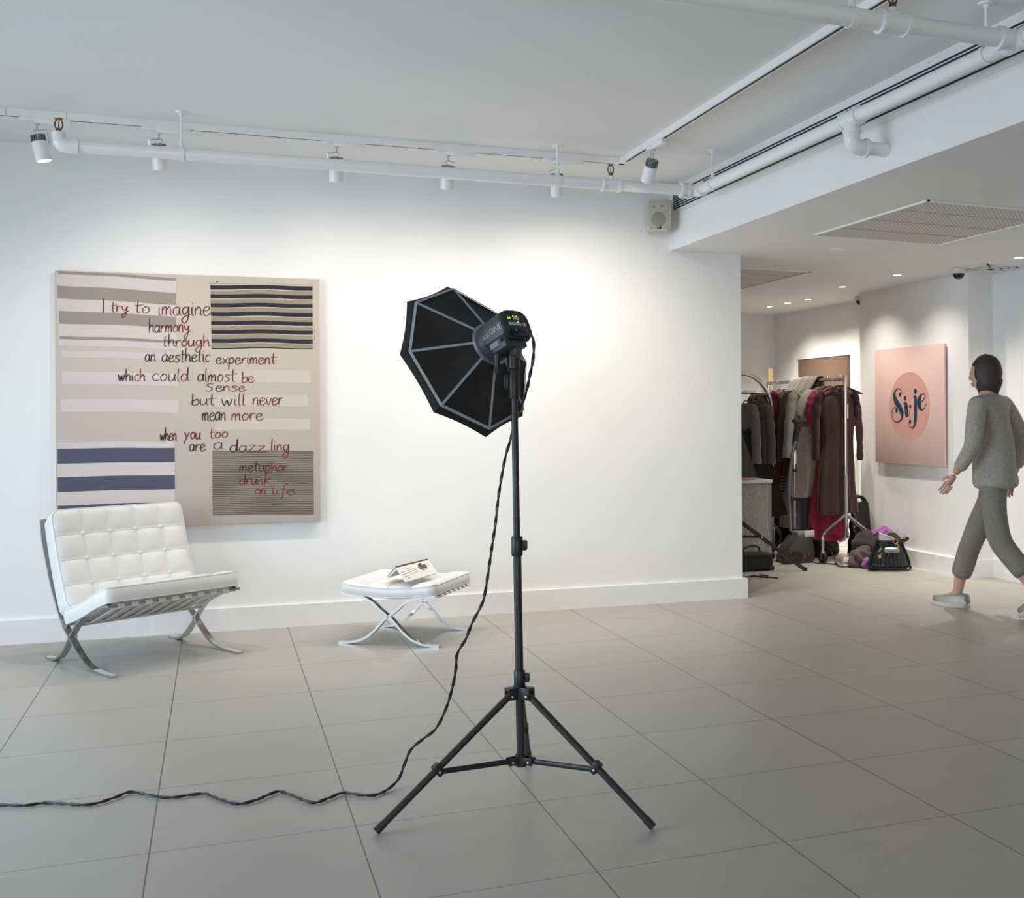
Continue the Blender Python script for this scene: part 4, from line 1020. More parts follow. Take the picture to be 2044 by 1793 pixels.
for i, p in enumerate(path):
    if i: acc += (p-path[i-1]).length
    t, u, v = fr[i]; a = acc*2*pi/.10; o_ = u*cos(a)+v*sin(a); A1.append(p+o_*.0024); A2.append(p-o_*.0024)
tube(bm, A1, .0034, 7); tube(bm, A2, .0034, 7)
single('power_cable', bm, mat('black_rubber', (.010, .010, .011), .45, var=.1), 'twisted black power cable hanging from the flash head and snaking left across the floor', 'cable', cab_o)
# ------------------------------------------------------------------ pink poster on the pier
PM = axes((PX, 7.835, 1.362), (0, -1, 0), (0, 0, 1), (-1, 0, 0))       # local: x right, y up, z out of the wall
ps = thing('wall_poster', 'square pink poster with a darker circle and swirly blue lettering', 'poster', PM)
bm = nb(); bx(bm, (0, 0, .026), (.985, .995, .016), bev=.0015); obj('board', bm, mat('pink_print', (228, 194, 187), .6, var=.03, scale=300), ps)
bm = nb(); bx(bm, (0, 0, .010), (.80, .80, .018)); obj('backing_frame', bm, mat('pine_wood', (190, 160, 120), .6), ps)
RC = .2885
bm = nb(); lathe(bm, [(.0005, .0345), (RC, .0345), (RC, .0338)], Mx.Translation((.015, -.005, 0)), 64, caps=False); obj('printed_circle', bm, mat('rose_print', (212, 160, 151), .6, var=.03, scale=300), ps)
def lg(X, Y): return V(((X-568)/188.5*RC+.015, -(Y-1550)/318*RC-.005, .0352))
bm = nb(); LZ = [0]
def stroke(pts):
    """(X, Y, width) control points of a swelling pen stroke"""
    Q = spline([V((x, y, w_)) for x, y, w_ in pts], 7); n = len(Q); Lf, Rt = [], []; LZ[0] += .00004
    P = [lg(q.x, q.y)+V((0, 0, LZ[0])) for q in Q]
    for i in range(n):
        d = (P[min(i+1, n-1)]-P[max(i-1, 0)]).normalized(); nn = V((-d.y, d.x, 0)); h = max(1.2, Q[i].z)/2*RC/188.5
        Lf.append(bm.verts.new(P[i]+nn*h)); Rt.append(bm.verts.new(P[i]-nn*h))
    for i in range(n-1): bm.faces.new((Rt[i], Rt[i+1], Lf[i+1], Lf[i]))
def blot(X, Y, r):
    c = lg(X, Y)+V((0, 0, LZ[0])); q = r*RC/188.5
    bm.faces.new([bm.verts.new(c+V((q*cos(a*pi/10), q*1.02*sin(a*pi/10), .0002))) for a in range(20)])
stroke([(478, 1448, 5), (494, 1432, 6), (497, 1405, 5), (482, 1386, 5), (458, 1385, 7), (437, 1407, 14), (430, 1450, 26), (445, 1500, 36), (475, 1550, 36), (497, 1597, 34), (503, 1640, 24), (490, 1678, 12), (462, 1696, 6), (430, 1690, 5), (409, 1658, 5), (405, 1610, 5), (418, 1572, 5), (442, 1560, 6), (458, 1578, 8)])
blot(482, 1437, 12); blot(450, 1588, 12)
stroke([(512, 1527, 3), (530, 1520, 14), (540, 1540, 30), (542, 1590, 30), (545, 1630, 24), (556, 1642, 9), (568, 1620, 4), (577, 1585, 3)]); blot(531, 1475, 13)
blot(579, 1551, 10)
stroke([(608, 1470, 3), (624, 1458, 14), (630, 1490, 27), (628, 1570, 27), (626, 1660, 27), (620, 1715, 20), (603, 1750, 9), (582, 1747, 5), (566, 1715, 4), (570, 1688, 6)]); blot(577, 1693, 11); blot(627, 1412, 14)
stroke([(664, 1518, 3), (695, 1500, 5), (714, 1465, 7), (706, 1440, 6), (684, 1442, 8), (665, 1478, 26), (660, 1530, 30), (668, 1568, 22), (686, 1584, 10), (708, 1566, 5), (730, 1520, 3)])
obj('lettering', bm, mat('deep_teal_print', (30, 56, 76), .6), ps, flip=False)
# ------------------------------------------------------------------ wall thermostat, brown picture
t = thing('wall_thermostat', 'small silver wall thermostat with dark square screen beside the walking person', 'thermostat', (5.665, PY0, 1.54))
bm = nb(); bx(bm, (0, -.006, 0), (.125, .012, .118), bev=.003); obj('frame', bm, mat('brushed_silver', (.55, .54, .52), .4, .5), t)
bm = nb(); bx(bm, (.0, -.0125, -.004), (.070, .002, .072)); obj('screen', bm, mat('dark_screen', (60, 60, 58), .2), t)
bm = nb(); bx(bm, (.03, -.0125, .046), (.008, .002, .004)); obj('sensor', bm, dark_slot, t)
t = thing('wall_picture', 'brown picture on the side wall behind the clothes rack', 'picture', axes((SX, 9.735, 1.37), (0, -1, 0), (0, 0, 1), (-1, 0, 0)))
bm = nb(); bx(bm, (0, 0, .015), (.96, 1.0, .028), bev=.001); obj('panel', bm, mat('bronze_brown_print', (104, 84, 72), .35, var=.08, scale=3), t)
bm = nb(); bx(bm, (0, .5, .015), (.97, .006, .034)); obj('top_edge', bm, mat('dark_edge', (70, 58, 52), .5), t)

# ------------------------------------------------------------------ clothes rack, hangers and garments
RP0, RP1 = V((5.14, 8.25, 1.615)), V((5.24, 9.85, 1.608)); rd = (RP1-RP0).normalized(); rs = V((rd.y, -rd.x, 0))
rack = thing('clothes_rack', 'chrome rolling clothes rack crammed with dark garments in the far room', 'clothes rack', (5.14, 8.25, 0))
bm = nb(); tube(bm, [RP0+V((0, 0, -.012))-rd*.01, RP1], .0165, 16); obj('hanging_rail', bm, chrome, rack, world=True)
rubber = mat('black_rubber', (.010, .010, .011), .45, var=.1)
for P in (RP0, RP1):
    bm = nb(); tube(bm, [(P.x, P.y, .40), (P.x, P.y, P.z+.012)], .0165, 16); obj('upright', bm, chrome, rack, world=True)
    bm = nb(); tube(bm, spline([(P.x, P.y, .42), (P.x, P.y, .25), (P.x-.01, P.y+.02, .20), (P.x-.03, P.y+.06, .185)], 4), .015, 12); obj('brace_tube', bm, chrome, rack, world=True)
    for sg in (-1, 1):
        e = V((P.x, P.y, 0))+V((sg*.215, -sg*.028, 0))
        bm = nb(); tube(bm, spline([(P.x, P.y, .43), P.lerp(e, .08)*1+V((0, 0, .41-P.lerp(e, .08).z)), (P.x+(e.x-P.x)*.80, P.y+(e.y-P.y)*.8, .285), (e.x-(e.x-P.x)*.06, e.y, .25), (e.x, e.y, .20), (e.x, e.y, .105)], 5), .0155, 12); lgp = obj('leg', bm, chrome, rack, world=True)
        bm = nb(); lathe(bm, [(.012, -.014), (.042, -.016), (.048, -.012), (.048, .012), (.042, .016), (.012, .014)], looking(e+V((-.0, -.0, .048)), (1, .15, 0)), 24); obj('caster_wheel', bm, rubber, lgp, world=True)
        bm = nb(); tube(bm, [e+V((0, 0, .085)), e+V((0, 0, .11))], .02, 12); bx(bm, e+V((.02, 0, .07)), (.004, .03, .07)); bx(bm, e+V((-.02, 0, .07)), (.004, .03, .07)); obj('caster_fork', bm, silver, lgp, world=True)

def lerp_tab(tab, t):
    for (a, *va), (b, *vb) in zip(tab, tab[1:]):
        if t <= b:
            k = (t-a)/max(1e-6, b-a); k = k*k*(3-2*k); return [x+(y-x)*k for x, y in zip(va, vb)]
    return list(tab[-1][1:])
def fabric(name, col, rough=.85, var=.12, scale=25): return mat(name, col, rough, var=var, scale=scale, bump=.25, bscale=300, sheen=.15)
gr_ = random.Random(21)
def garment(name, label, cat, mtx, L, tab, m_, sleeve=None, folds=7, amp=.12, shear=0.0, group='garments on the clothes racks', neck=.05, m2=None):
    """hangs from z=0 (collar) down to -L; tab rows: (t, half width, half depth)"""
    g = thing(name, label, cat, mtx, group)
    ph = gr_.uniform(0, 6.28); bm = nb()
    def body(s, t):
        a = 2*pi*s; w_, d_ = lerp_tab(tab, t); k = 1+amp*min(1, t*1.6)*(cos(folds*a+ph)+.5*cos((folds*2+1)*a+ph*2)); x = w_*cos(a)*(1+.3*(k-1)); y = d_*sin(a)*k
        return V((x + shear*t*L + .008*sin(9*t+ph), y, -L*t - .012*cos(2*a+ph)*(t > .95) - (.055*(abs(cos(a))**1.5) if t < .01 else 0)*0))
    P = grid(bm, body, 48, 26, cu=True)
    bm.faces.new([P[i][26] for i in range(48)])
    bm.faces.new([P[i][0] for i in range(48)][::-1])
    obj('body', bm, m_, g, sharp=70)
    if sleeve:
        sl, spread, r0, r1 = sleeve; w_, d_ = lerp_tab(tab, .09)
        for sg in (-1, 1):
            bm = nb(); p0 = V((sg*(w_-.03), 0, -.035)); pts = spline([p0, p0+V((sg*.045, .0, -.05)), p0+V((sg*(.06+spread*.4), -.01, -sl*.45)), p0+V((sg*(.05+spread), -.015, -sl))], 6)
            n = len(pts); rr = [(r0*.85 if i == 0 else r0+(r1-r0)*i/(n-1)+.004*sin(i*1.7+ph)) for i in range(n)]
            tube(bm, pts, rr, 14, sq=(.75, 1)); obj('sleeve', bm, m_, g, sharp=70)
    return g
def hanger(p, ang, label, m_, wd=.20, group='clothes hangers on the racks'):
    """hook sits over the rail at p"""
    t = thing('clothes_hanger', label, 'clothes hanger', Mx.Translation(V(p)) @ Mx.Rotation(ang, 4, 'Z'), group)
    bm = nb(); hk = [(0, 0, -.075), (0, 0, -.045)]+[(0, .021*cos(a), .021*sin(a)) for a in [radians(-110+k*25) for k in range(12)]]
    tube(bm, spline([V(q) for q in hk], 2), .0017, 6); obj('hook', bm, silver, t)
    bm = nb(); tube(bm, spline([(-wd, 0, -.145), (-wd*.6, 0, -.112), (0, 0, -.072), (wd*.6, 0, -.112), (wd, 0, -.145)], 4), .0058, 8, sq=(1, .8)); tube(bm, [(-wd*.93, 0, -.142), (wd*.93, 0, -.142)], .003, 6); obj('frame', bm, m_, t)
    return t
COAT = [(0, .055, .045), (.035, .10, .05), (.085, .185, .06), (.16, .195, .075), (.5, .185, .075), (1, .215, .085)]
DRESS = [(0, .05, .04), (.04, .09, .045), (.10, .165, .055), (.25, .155, .06), (.42, .14, .06), (.7, .165, .07), (1, .19, .075)]
LONG = [(0, .05, .04), (.03, .09, .045), (.075, .165, .055), (.22, .15, .06), (.4, .14, .06), (1, .21, .08)]
blackw = mat('black_hanger_plastic', (.012, .012, .012), .4); woodm = mat('wooden_hanger', (150, 112, 72), .45)
cb = {k: fabric('cloth_'+k, c) for k, c in dict(brown=(62, 36, 38), fuchsia=(142, 22, 62), taupe=(160, 150, 142), red=(96, 16, 32), darkred=(66, 16, 26), black=(24, 23, 24), umber=(58, 34, 34), olive=(62, 54, 45), grey=(92, 86, 82), slate=(92, 92, 96), maroon=(80, 14, 34), beige=(150, 143, 134), charcoal=(44, 43, 44)).items()}
def onrail(y): return RP0.lerp(RP1, (y-RP0.y)/(RP1.y-RP0.y))
RA = math.atan2(rs.y, rs.x)
specs = [
 ('long_dress', 'long dark brown long-sleeved dress with white tag, nearest on the clothes rack', 'dress', 8.40, 1.10, DRESS, 'brown', (.60, .03, .052, .034), 9, .18, 0),
 ('long_dress', 'bright fuchsia long dress just behind the dark brown one', 'dress', 8.52, 1.34, [(a, b*.90, c_) for a, b, c_ in LONG], 'fuchsia', (.30, .03, .060, .064), 8, .2, -.015),
 ('trench_coat', 'pale taupe belted coat on the clothes rack left of the fuchsia dress', 'coat', 8.66, .96, COAT, 'taupe', (.58, .06, .062, .05), 5, .12, -.015),
 ('pleated_dress', 'grey pleated dress whose hem shows below the taupe coat', 'dress', 8.77, 1.25, LONG, 'slate', None, 22, .12, -.07),
 ('cardigan', 'dark olive knit cardigan left of the taupe coat, with striped hem', 'cardigan', 8.88, 1.08, COAT, 'olive', (.62, .05, .06, .045), 6, .12, -.05),
 ('red_coat', 'dark red coat in the middle of the clothes rack, behind the steamer head', 'coat', 8.99, 1.18, COAT, 'red', (.55, .06, .06, .055), 6, .14, -.02),
 ('long_dress', 'very dark red long dress reaching lowest behind the steamer pole', 'dress', 9.10, 1.44, LONG, 'darkred', None, 8, .18, -.03),
 ('wrap_top', 'maroon wrap top with flared sleeves left of the steamer', 'top', 9.21, .80, COAT, 'maroon', (.50, .09, .055, .10), 6, .14, -.02),
 ('long_coat', 'black coat hanging between the two dark red ones', 'coat', 9.32, 1.15, COAT, 'black', (.6, .03, .06, .05), 6, .12, 0),
 ('red_jacket', 'dark wine jacket toward the left end of the clothes rack', 'jacket', 9.43, .95, COAT, 'umber', (.6, .03, .06, .05), 6, .12, 0),
 ('long_coat', 'black coat at the far left end of the clothes rack', 'coat', 9.55, 1.2, COAT, 'charcoal', (.6, .04, .06, .05), 6, .12, 0)]
for i, (nm, lab_, ct, y, L, tab, c, slv, fo, am, shr) in enumerate(specs):
    p = onrail(y); yaw_ = RA + gr_.uniform(-.12, .12); gx = {1: -.01, 2: -.10, 3: -.10, 4: -.07, 5: -.15, 6: -.13, 7: -.15, 8: -.12, 9: -.13, 10: -.12}.get(i, 0)
    hanger(p+V((0, 0, .002)), yaw_, ('wooden' if i in (0, 2) else 'black')+' hanger on the rail, holding the '+' '.join(lab_.split()[:4]).rstrip(','), woodm if i in (0, 2) else blackw)
    g = garment(nm, lab_, ct, Mx.Translation(p+V((gx, 0, -.095))) @ Mx.Rotation(yaw_, 4, 'Z'), L, tab, cb[c], slv, fo, am, shr)
    if i == 0:
        bm = nb(); bx(bm, (.055, -.078, -.20), (.034, .002, .125)); obj('paper_tag', bm, mat('white_tag', (225, 222, 216), .7), g, label='white paper tag')
    if i == 2:
        bm = nb(); lathe(bm, [(.168, -.45), (.176, -.44), (.176, -.405), (.168, -.395)], Mx.Diagonal((1.08, .48, 1, 1)), 32, caps=False); obj('belt', bm, cb['taupe'], g)
        for zz in (-.2, -.3, -.5): obj('button', lathe(nb(), [(.009, 0), (.008, .003), (.0005, .003)], looking((.03, -.082, zz), (0, -1, 0)), 12), mat('dark_button', (60, 44, 38), .4), g)
    if i == 4:
        for k in range(9):
            zz = -.80-.028*k; w_, d_ = lerp_tab(tab, -zz/L)
            obj('knit_stripe', lathe(nb(), [(1.0, zz), (1.02, zz+.003), (1.0, zz+.006)], Mx.Translation((shr*-zz, 0, 0)) @ Mx.Diagonal((w_*1.05, d_*1.16, 1, 1)), 40, caps=False), cb['beige'], g)
for k, y in enumerate((8.33, 8.36, 8.45, 8.58, 8.61, 9.62, 9.66, 9.70, 9.74, 9.78)):
    hanger(onrail(y)+V((0, 0, .002)), RA+gr_.uniform(-.5, .5), 'empty black hanger crowded on the clothes rack rail', blackw, .19)
# scarf thrown over the rail
sc0 = onrail(8.98)
sf = thing('knit_scarf', 'grey beige scarf thrown over the clothes rack rail', 'scarf', sc0, None)
bm = nb()
def scarf(s, t):
    u = (t-.42)*1.0; y = (s-.5)*.50
    fold = .012*sin(s*26)+.008*sin(s*11+2)
    if abs(u) < .05: x, z = u*.6, .0215
    else:
        sg = 1 if u > 0 else -1; q = abs(u)-.05; x = sg*(.03+q*(.50 if sg < 0 else .16)); z = .02-q*(.82 if sg < 0 else .95)
    return V((x*(1+.1*sin(s*5)), y*(1-.35*abs(u))+fold*.4, z+fold*.35+.003))
grid(bm, scarf, 44, 30); o = obj('cloth', bm, cb['beige'], sf, sharp=80); sd = o.modifiers.new('thickness', 'SOLIDIFY'); sd.thickness = .006; sd.offset = 1

# ---- arched rack further left, partly behind the white wall end
AY = 8.75
ar = thing('arched_rack', 'chrome arched garment rack showing its curved end at the white wall edge', 'clothes rack', (4.36, AY, 0))
bm = nb(); tube(bm, [(4.69, AY, .10)]+[(4.36+.33*cos(radians(a)), AY, 1.32+.345*sin(radians(a))) for a in range(0, 181, 10)]+[(4.03, AY, .10)], .0195, 16); obj('arch_tube', bm, chrome, ar, world=True)
bm = nb(); tube(bm, [(4.04, AY, 1.49), (4.645, AY, 1.49)], .011, 12); obj('cross_bar', bm, chrome, ar, world=True)
bm = nb(); bx(bm, (4.36, AY+.03, .085), (.72, .10, .03), bev=.005); obj('base_plate', bm, black_metal, ar, world=True)
for xx in (4.06, 4.66):
    for dy in (-.1, .1): obj('caster_wheel', lathe(nb(), [(.01, -.012), (.034, -.012), (.034, .012), (.01, .012)], looking((xx, AY+dy*.4, .035), (1, 0, 0)), 16), rubber, ar, world=True)
for (x, dy, ang, nm, lab_, c, L, cat_) in ((4.60, .0, 1.05, 'suede_jacket', 'olive brown jacket inside the arched rack', 'olive', .62, 'jacket'), (4.42, -.02, 1.2, 'wool_jacket', 'grey jacket at the wall edge on the arched rack', 'grey', .66, 'jacket'), (4.52, .02, 1.1, 'dark_jacket', 'black jacket between the grey and olive ones on the arched rack', 'black', .70, 'jacket')):
    p = V((x, AY+dy, 1.492)); hanger(p, ang-pi/2*0+.3, 'hanger on the arched rack holding the '+lab_.split(' jacket')[0]+' jacket', blackw, .17)
    garment(nm, lab_, cat_, Mx.Translation(p+V((0, 0, -.095))) @ Mx.Rotation(ang+.3, 4, 'Z'), L, [(a, b*.82, c_*.7) for a, b, c_ in COAT], cb[c], (.5, .03, .05, .042), 6, .1)
pl = thing('pleated_skirt', 'black pleated skirt hanging slantwise in front of the arched rack', 'skirt', (4.5, 8.60, .385), 'garments on the clothes racks')
bm = nb()
def pleat(s, t):
    x0 = 4.30+.17*s; x1 = 4.53+.18*s; q = t**1.15; x = x0+(x1-x0)*q+.02*sin(pi*t); z = 1.15-.76*t+.02*s
    return V((x, 8.58-.06*sin(pi*t*.5)+.009*(1 if int(s*28) % 2 else -1)*(.5+.5*t), z))
grid(bm, pleat, 56, 20); o = obj('cloth', bm, cb['black'], pl, world=True, sharp=20); sd = o.modifiers.new('thickness', 'SOLIDIFY'); sd.thickness = .004
bm = nb(); tube(bm, [(4.30, 8.58, 1.155), (4.475, 8.58, 1.175)], .012, 8); obj('waistband', bm, cb['charcoal'], pl, world=True)

# ------------------------------------------------------------------ feather-patterned box with cord on its lid
fb = thing('patterned_storage_box', 'grey box with white feather pattern and pale lid beside the wall edge', 'storage box', (4.10, 8.5, 0))
fm = [mat('box_grey', (126, 124, 122), .6), mat('feather_print', (196, 193, 188), .6)]
bm = nb(); bx(bm, (4.10, 8.50, .355), (.685, .40, .71), bev=.004)
def plume(x0, z0, x1, z1, w_, n, sd=1):
    a, b = V((x0, 8.2985, z0)), V((x1, 8.2985, z1)); d = (b-a).normalized(); pp = V((-d.z, 0, d.x))
    mid = [a.lerp(b, k/12)+pp*(.02*sin(pi*k/12)) for k in range(13)]
    flatbar(bm, mid, (0, 1, 0), .0012, .0045, m=1)
    for k in range(n):
        t = k/n; c = a.lerp(b, t)+pp*(.02*sin(pi*t)); ln = w_*(.35+.65*sin(pi*(t*.85+.1)))
        for sg in (-1, 1):
            q = [c+pp*(sg*ln*u)+d*(ln*.75*u**1.5) for u in (0, .3, .6, 1)]
            q = [v for v in q if 3.77 < v.x < 4.436 and .01 < v.z < .70]
            if len(q) > 2: flatbar(bm, q, (0, 1, 0), .0012, .0034, m=1)
for f_ in ((4.30, .02, 4.25, .66, .14, 30), (4.44, .05, 4.40, .70, .12, 26), (4.12, .05, 4.14, .68, .12, 26), (3.95, .02, 3.92, .66, .13, 26), (4.36, .30, 4.20, .05, .10, 18)): plume(*f_)
obj('body', bm, fm, fb, world=True)
bm = nb(); bx(bm, (4.10, 8.50, .724), (.70, .42, .028), bev=.006); obj('lid', bm, mat('pale_lid', (190, 196, 198), .4), fb, world=True, label='pale glossy lid')
bm = nb(); rr = random.Random(4); pts = [V((4.15+.12*cos(a*1.9)*(1+.2*sin(a*.7))+.08*sin(a*.31), 8.36+.045*sin(a*2.3), .745+.004*(i % 3))) for i, a in enumerate([k*.42 for k in range(60)])]
pts = [V((min(4.43, p.x), p.y, p.z)) for p in pts]; tube(bm, spline(pts, 3), .0042, 6)
single('orange_cord', bm, mat('orange_cord', (176, 128, 84), .55), 'loops of orange brown cord lying on the pale box lid', 'cord', (4.15, 8.36, .738))
# ------------------------------------------------------------------ garment steamer
st = thing('garment_steamer', 'upright garment steamer with dark grey base and chrome pole before the clothes', 'garment steamer', (4.78, 8.46, 0))
dg_ = mat('dark_grey_plastic', (62, 62, 62), .45, var=.05)
bm = nb(); prism(bm, [(-.17, 0), (.10, 0), (.115, .03), (.095, .20), (.06, .235), (-.05, .235), (-.13, .15), (-.17, .05)], looking((.0, -.105, 0), (0, -1, 0)) @ Mx.Translation((0, 0, -.19)), .19, bev=.012)
bs = obj('base', bm, dg_, st)
bm = nb(); bx(bm, (.03, -.02, .245), (.145, .12, .055), bev=.012); obj('water_tank', bm, mat('clear_smoky_tank', (140, 140, 138), .15), st, label='pale clear water tank')
bm = nb(); bx(bm, (.055, -.110, .255), (.10, .006, .055), bev=.002); obj('tank_window', bm, mat('pale_tank_window', (200, 200, 196), .2), st)  # pale plate on the front of the tank
bm = nb(); bx(bm, (.045, -.112, .075), (.018, .012, .026), bev=.003); obj('power_switch', bm, mat('red_switch', (150, 30, 36), .35), st, label='red switch')
for sx in (-.115, -.02): obj('rear_wheel', lathe(nb(), [(.012, -.014), (.05, -.016), (.055, 0), (.05, .016), (.012, .014)], looking((sx-.05, -.112, .056), (0, -1, 0)), 20), rubber, st)
bm = nb(); tube(bm, [(-.01, .03, .23), (-.008, .03, 1.04)], .0115, 14); obj('pole', bm, chrome, st)
for z in (.55, .80, .275, .98): obj('pole_joint', tube(nb(), [(-.009, .03, z-.014), (-.009, .03, z+.014)], .0165, 14), black_plastic, st)
bm = nb(); tube(bm, spline([(-.008, .03, 1.02), (-.002, .02, 1.10), (.012, .0, 1.17), (.02, -.01, 1.21)], 4), [.02, .02, .021, .022, .023, .024, .024, .023, .022, .022, .022, .022, .022], 12)
bx(bm, (.018, -.012, 1.235), (.125, .055, .042), bev=.014); bx(bm, (.018, -.010, 1.205), (.085, .045, .03), bev=.01); tube(bm, [(.018, -.01, 1.25), (.018, -.01, 1.285)], .012, 10); obj('steam_head', bm, mat('charcoal_plastic', (46, 47, 46), .45), st)
bm = nb(); hp = spline([(-.012, .0, 1.06), (-.045, .0, .95), (-.065, .01, .80), (-.07, .02, .62), (-.06, .03, .45), (-.05, .03, .26)], 22)
tube(bm, hp, [.0115+.0018*(i % 2) for i in range(len(hp))], 10); obj('steam_hose', bm, mat('grey_ribbed_hose', (120, 118, 114), .45), st)
bm = nb(); bx(bm, (-.008, .012, .92), (.014, .003, .12)); obj('pole_sticker', bm, mat('white_tag', (225, 222, 216), .7), st)
bm = nb(); tube(bm, spline([(4.82, 8.34, .03), (4.86, 8.30, .008), (4.93, 8.20, .007), (5.02, 8.06, .007), (5.0, 7.98, .007), (4.93, 8.02, .007), (4.96, 8.12, .02), (4.98, 8.22, .10), (4.99, 8.30, .14), (5.02, 8.36, .05), (5.1, 8.5, .007)], 6), .0045, 8)
single('steamer_cord', bm, rubber, 'black cord looping over the floor by the rack wheel', 'cable', (4.95, 8.1, 0))
# ------------------------------------------------------------------ black bag, slanting stand leg, cables at the wall edge
bg_ = thing('equipment_bag', 'low black equipment bag with handle on the floor behind the wall edge', 'bag', (4.17, 8.14, 0))
bm = nb(); bx(bm, (0, 0, .075), (.33, .15, .15), bev=.028, seg=3); bx(bm, (-.01, -.05, .135), (.31, .10, .02), bev=.008)
for v in bm.verts: v.co += V((0, 0, .006*sin(v.co.x*30)*(v.co.z > .05)))
obj('body', bm, nylon, bg_)
bm = nb(); tube(bm, spline([(-.10, -.03, .145), (-.09, -.03, .185), (-.02, -.03, .205), (.04, -.03, .195), (.06, -.03, .15)], 5), .008, 8); obj('handle', bm, rubber, bg_)
bm = nb(); bx(bm, (.14, -.07, .02), (.06, .02, .035), rotz(.2), bev=.006); obj('strap_end', bm, nylon, bg_)
sl = thing('folding_stand', 'flat black stand leg slanting down to the floor in front of the feather box', 'light stand', (4.54, 7.94, 0))
bm = nb(); a, b = V((4.55, 7.935, .012)), V((3.72, 8.17, .66)); flatbar(bm, [a, b], (0, 1, .0), .016, .030); obj('leg_bar', bm, black_metal, sl, world=True)
mid = a.lerp(b, .42); bm = nb(); flatbar(bm, [mid+V((.01, .012, 0)), (3.9, 8.10, .30)], (0, 1, 0), .010, .020); obj('link_bar', bm, black_metal, sl, world=True)
obj('pivot_rivet', lathe(nb(), [(.007, 0), (.006, .003), (.0005, .003)], looking(mid+V((0, -.009, 0)), (0, -1, 0)), 12), rv, sl, world=True)
obj('foot_cap', bx(nb(), a+V((.006, 0, .004)), (.03, .02, .03), bev=.006), rubber, sl, world=True)
bm = nb(); tube(bm, spline([(3.8, 7.62, .006), (3.95, 7.70, .03), (4.03, 7.74, .006), (4.10, 7.70, .006), (4.14, 7.64, .006)], 5), .005, 8); tube(bm, spline([(3.8, 7.8, .006), (3.98, 7.72, .016), (4.06, 7.68, .017), (4.12, 7.78, .006), (4.09, 7.86, .006)], 5), .005, 8)
single('floor_cable', bm, rubber, 'crossed black cables poking out at the foot of the white wall end', 'cable', (4.0, 7.7, 0))
lg2 = thing('duffel_bag', 'black duffel bag with shiny handle between the feather box and the steamer', 'bag', (4.72, 8.98, 0))
bm = nb(); ball(bm, (0, 0, .16), (.17, .13, .17)); 
for v in bm.verts: v.co.z = max(0, v.co.z); v.co += V(mnoise.noise_vector(v.co*9))*.015*(v.co.z > .01)
obj('body', bm, nylon, lg2)
bm = nb(); tube(bm, spline([(-.12, -.10, .25), (-.06, -.13, .31), (.03, -.13, .30), (.10, -.11, .22), (.13, -.1, .14)], 5), .012, 8); obj('handle', bm, mat('glossy_grey', (120, 118, 116), .2, .4), lg2)
# ------------------------------------------------------------------ tall black bag, ruler, plank
tb = thing('tall_black_bag', 'tall glossy black bag with loop handles standing behind the clothes pile', 'bag', (5.415, 8.48, 0))
bm = nb()
def sack(s, t):
    a = 2*pi*s; w_ = .105*(1-.12*t)*(1 if t < .93 else .95); d_ = .085*(1-.55*t)
    r = 1+.10*sin(3*a+5*t)*.6+.05*sin(9*a+11*t)
    return V((w_*cos(a)*r+.02*t, d_*sin(a)*r, .50*t))
P = grid(bm, sack, 36, 24, cu=True); bm.faces.new([P[i][0] for i in range(36)][::-1]); bm.faces.new([P[i][24] for i in range(36)])
for v in bm.verts: v.co += V(mnoise.noise_vector(v.co*14))*.010*(v.co.z > .02)
obj('body', bm, mat('glossy_black_vinyl', (.012, .012, .013), .22, var=.1), tb, sharp=60)
for dy in (-.02, .02): obj('handle', tube(nb(), spline([(-.06, dy, .475), (-.045, dy, .525), (.0, dy, .555), (.055, dy, .525), (.075, dy, .475)], 5), .011, 8, sq=(1, .5)), nylon, tb)
bm = nb(); flatbar(bm, [(5.66, 9.32, .0), (5.775, 9.16, 1.02)], (.0, 1, .15), .055, .016)
single('wooden_straightedge', bm, mat('ochre_wood', (150, 122, 66), .55, var=.12), 'ochre wooden straightedge leaning on the side wall behind the dark brown dress', 'straightedge', (5.66, 9.32, 0))
bm = nb(); flatbar(bm, [(5.42, 10.15, 0), (5.53, 10.35, 1.78)], (1, 0, 0), .055, .02)
single('timber_batten', bm, mat('pale_timber', (186, 160, 124), .6, var=.1), 'pale timber batten standing in the far corner behind the rack', 'batten', (5.42, 10.15, 0))

# ------------------------------------------------------------------ clothes heap, handbag, trainers
def heap(name, label, cat, c, size, m_, seed, fold=.035, freq=9, group=None, flat=0.0):
    bm = nb(); ball(bm, (0, 0, 0), 1.0, seg=40); so = V((seed*3.1, seed*1.7, seed*.9))
    for v in bm.verts:
        n_ = v.co.normalized(); q = V((n_.x*size[0], n_.y*size[1], n_.z*size[2]))
        rdg = abs(mnoise.noise(q*freq+so))*2; q += n_*(fold*(rdg-.5)+.4*fold*mnoise.noise(q*freq*2.7+so))
        q.z += size[2]*.55; q.z = max(flat, q.z); v.co = q
    return single(name, bm.copy() if False else _tr(bm, c), m_, label, cat, c, group, sharp=80)
def _tr(bm, c):
    bm.transform(Mx.Translation(V(c))); return bm
HG = 'clothes heaped on the floor by the pier'
heap('mauve_coat', 'dusky mauve coat heaped on the floor left of the black handbag', 'coat', (5.13, 7.99, 0), (.12, .10, .11), fabric('mauve_cloth', (84, 66, 70)), 1, group=HG)
heap('dark_jumper', 'dark brown jumper on top of the heap under the purple scarf', 'jumper', (5.27, 8.06, .02), (.16, .11, .17), fabric('dark_brown_cloth', (48, 40, 42)), 2, group=HG)
heap('purple_scarf', 'crumpled purple scarf on top of the clothes heap', 'scarf', (5.375, 8.04, .235), (.11, .085, .05), fabric('purple_cloth', (138, 76, 142)), 3, .03, 16, group=HG)
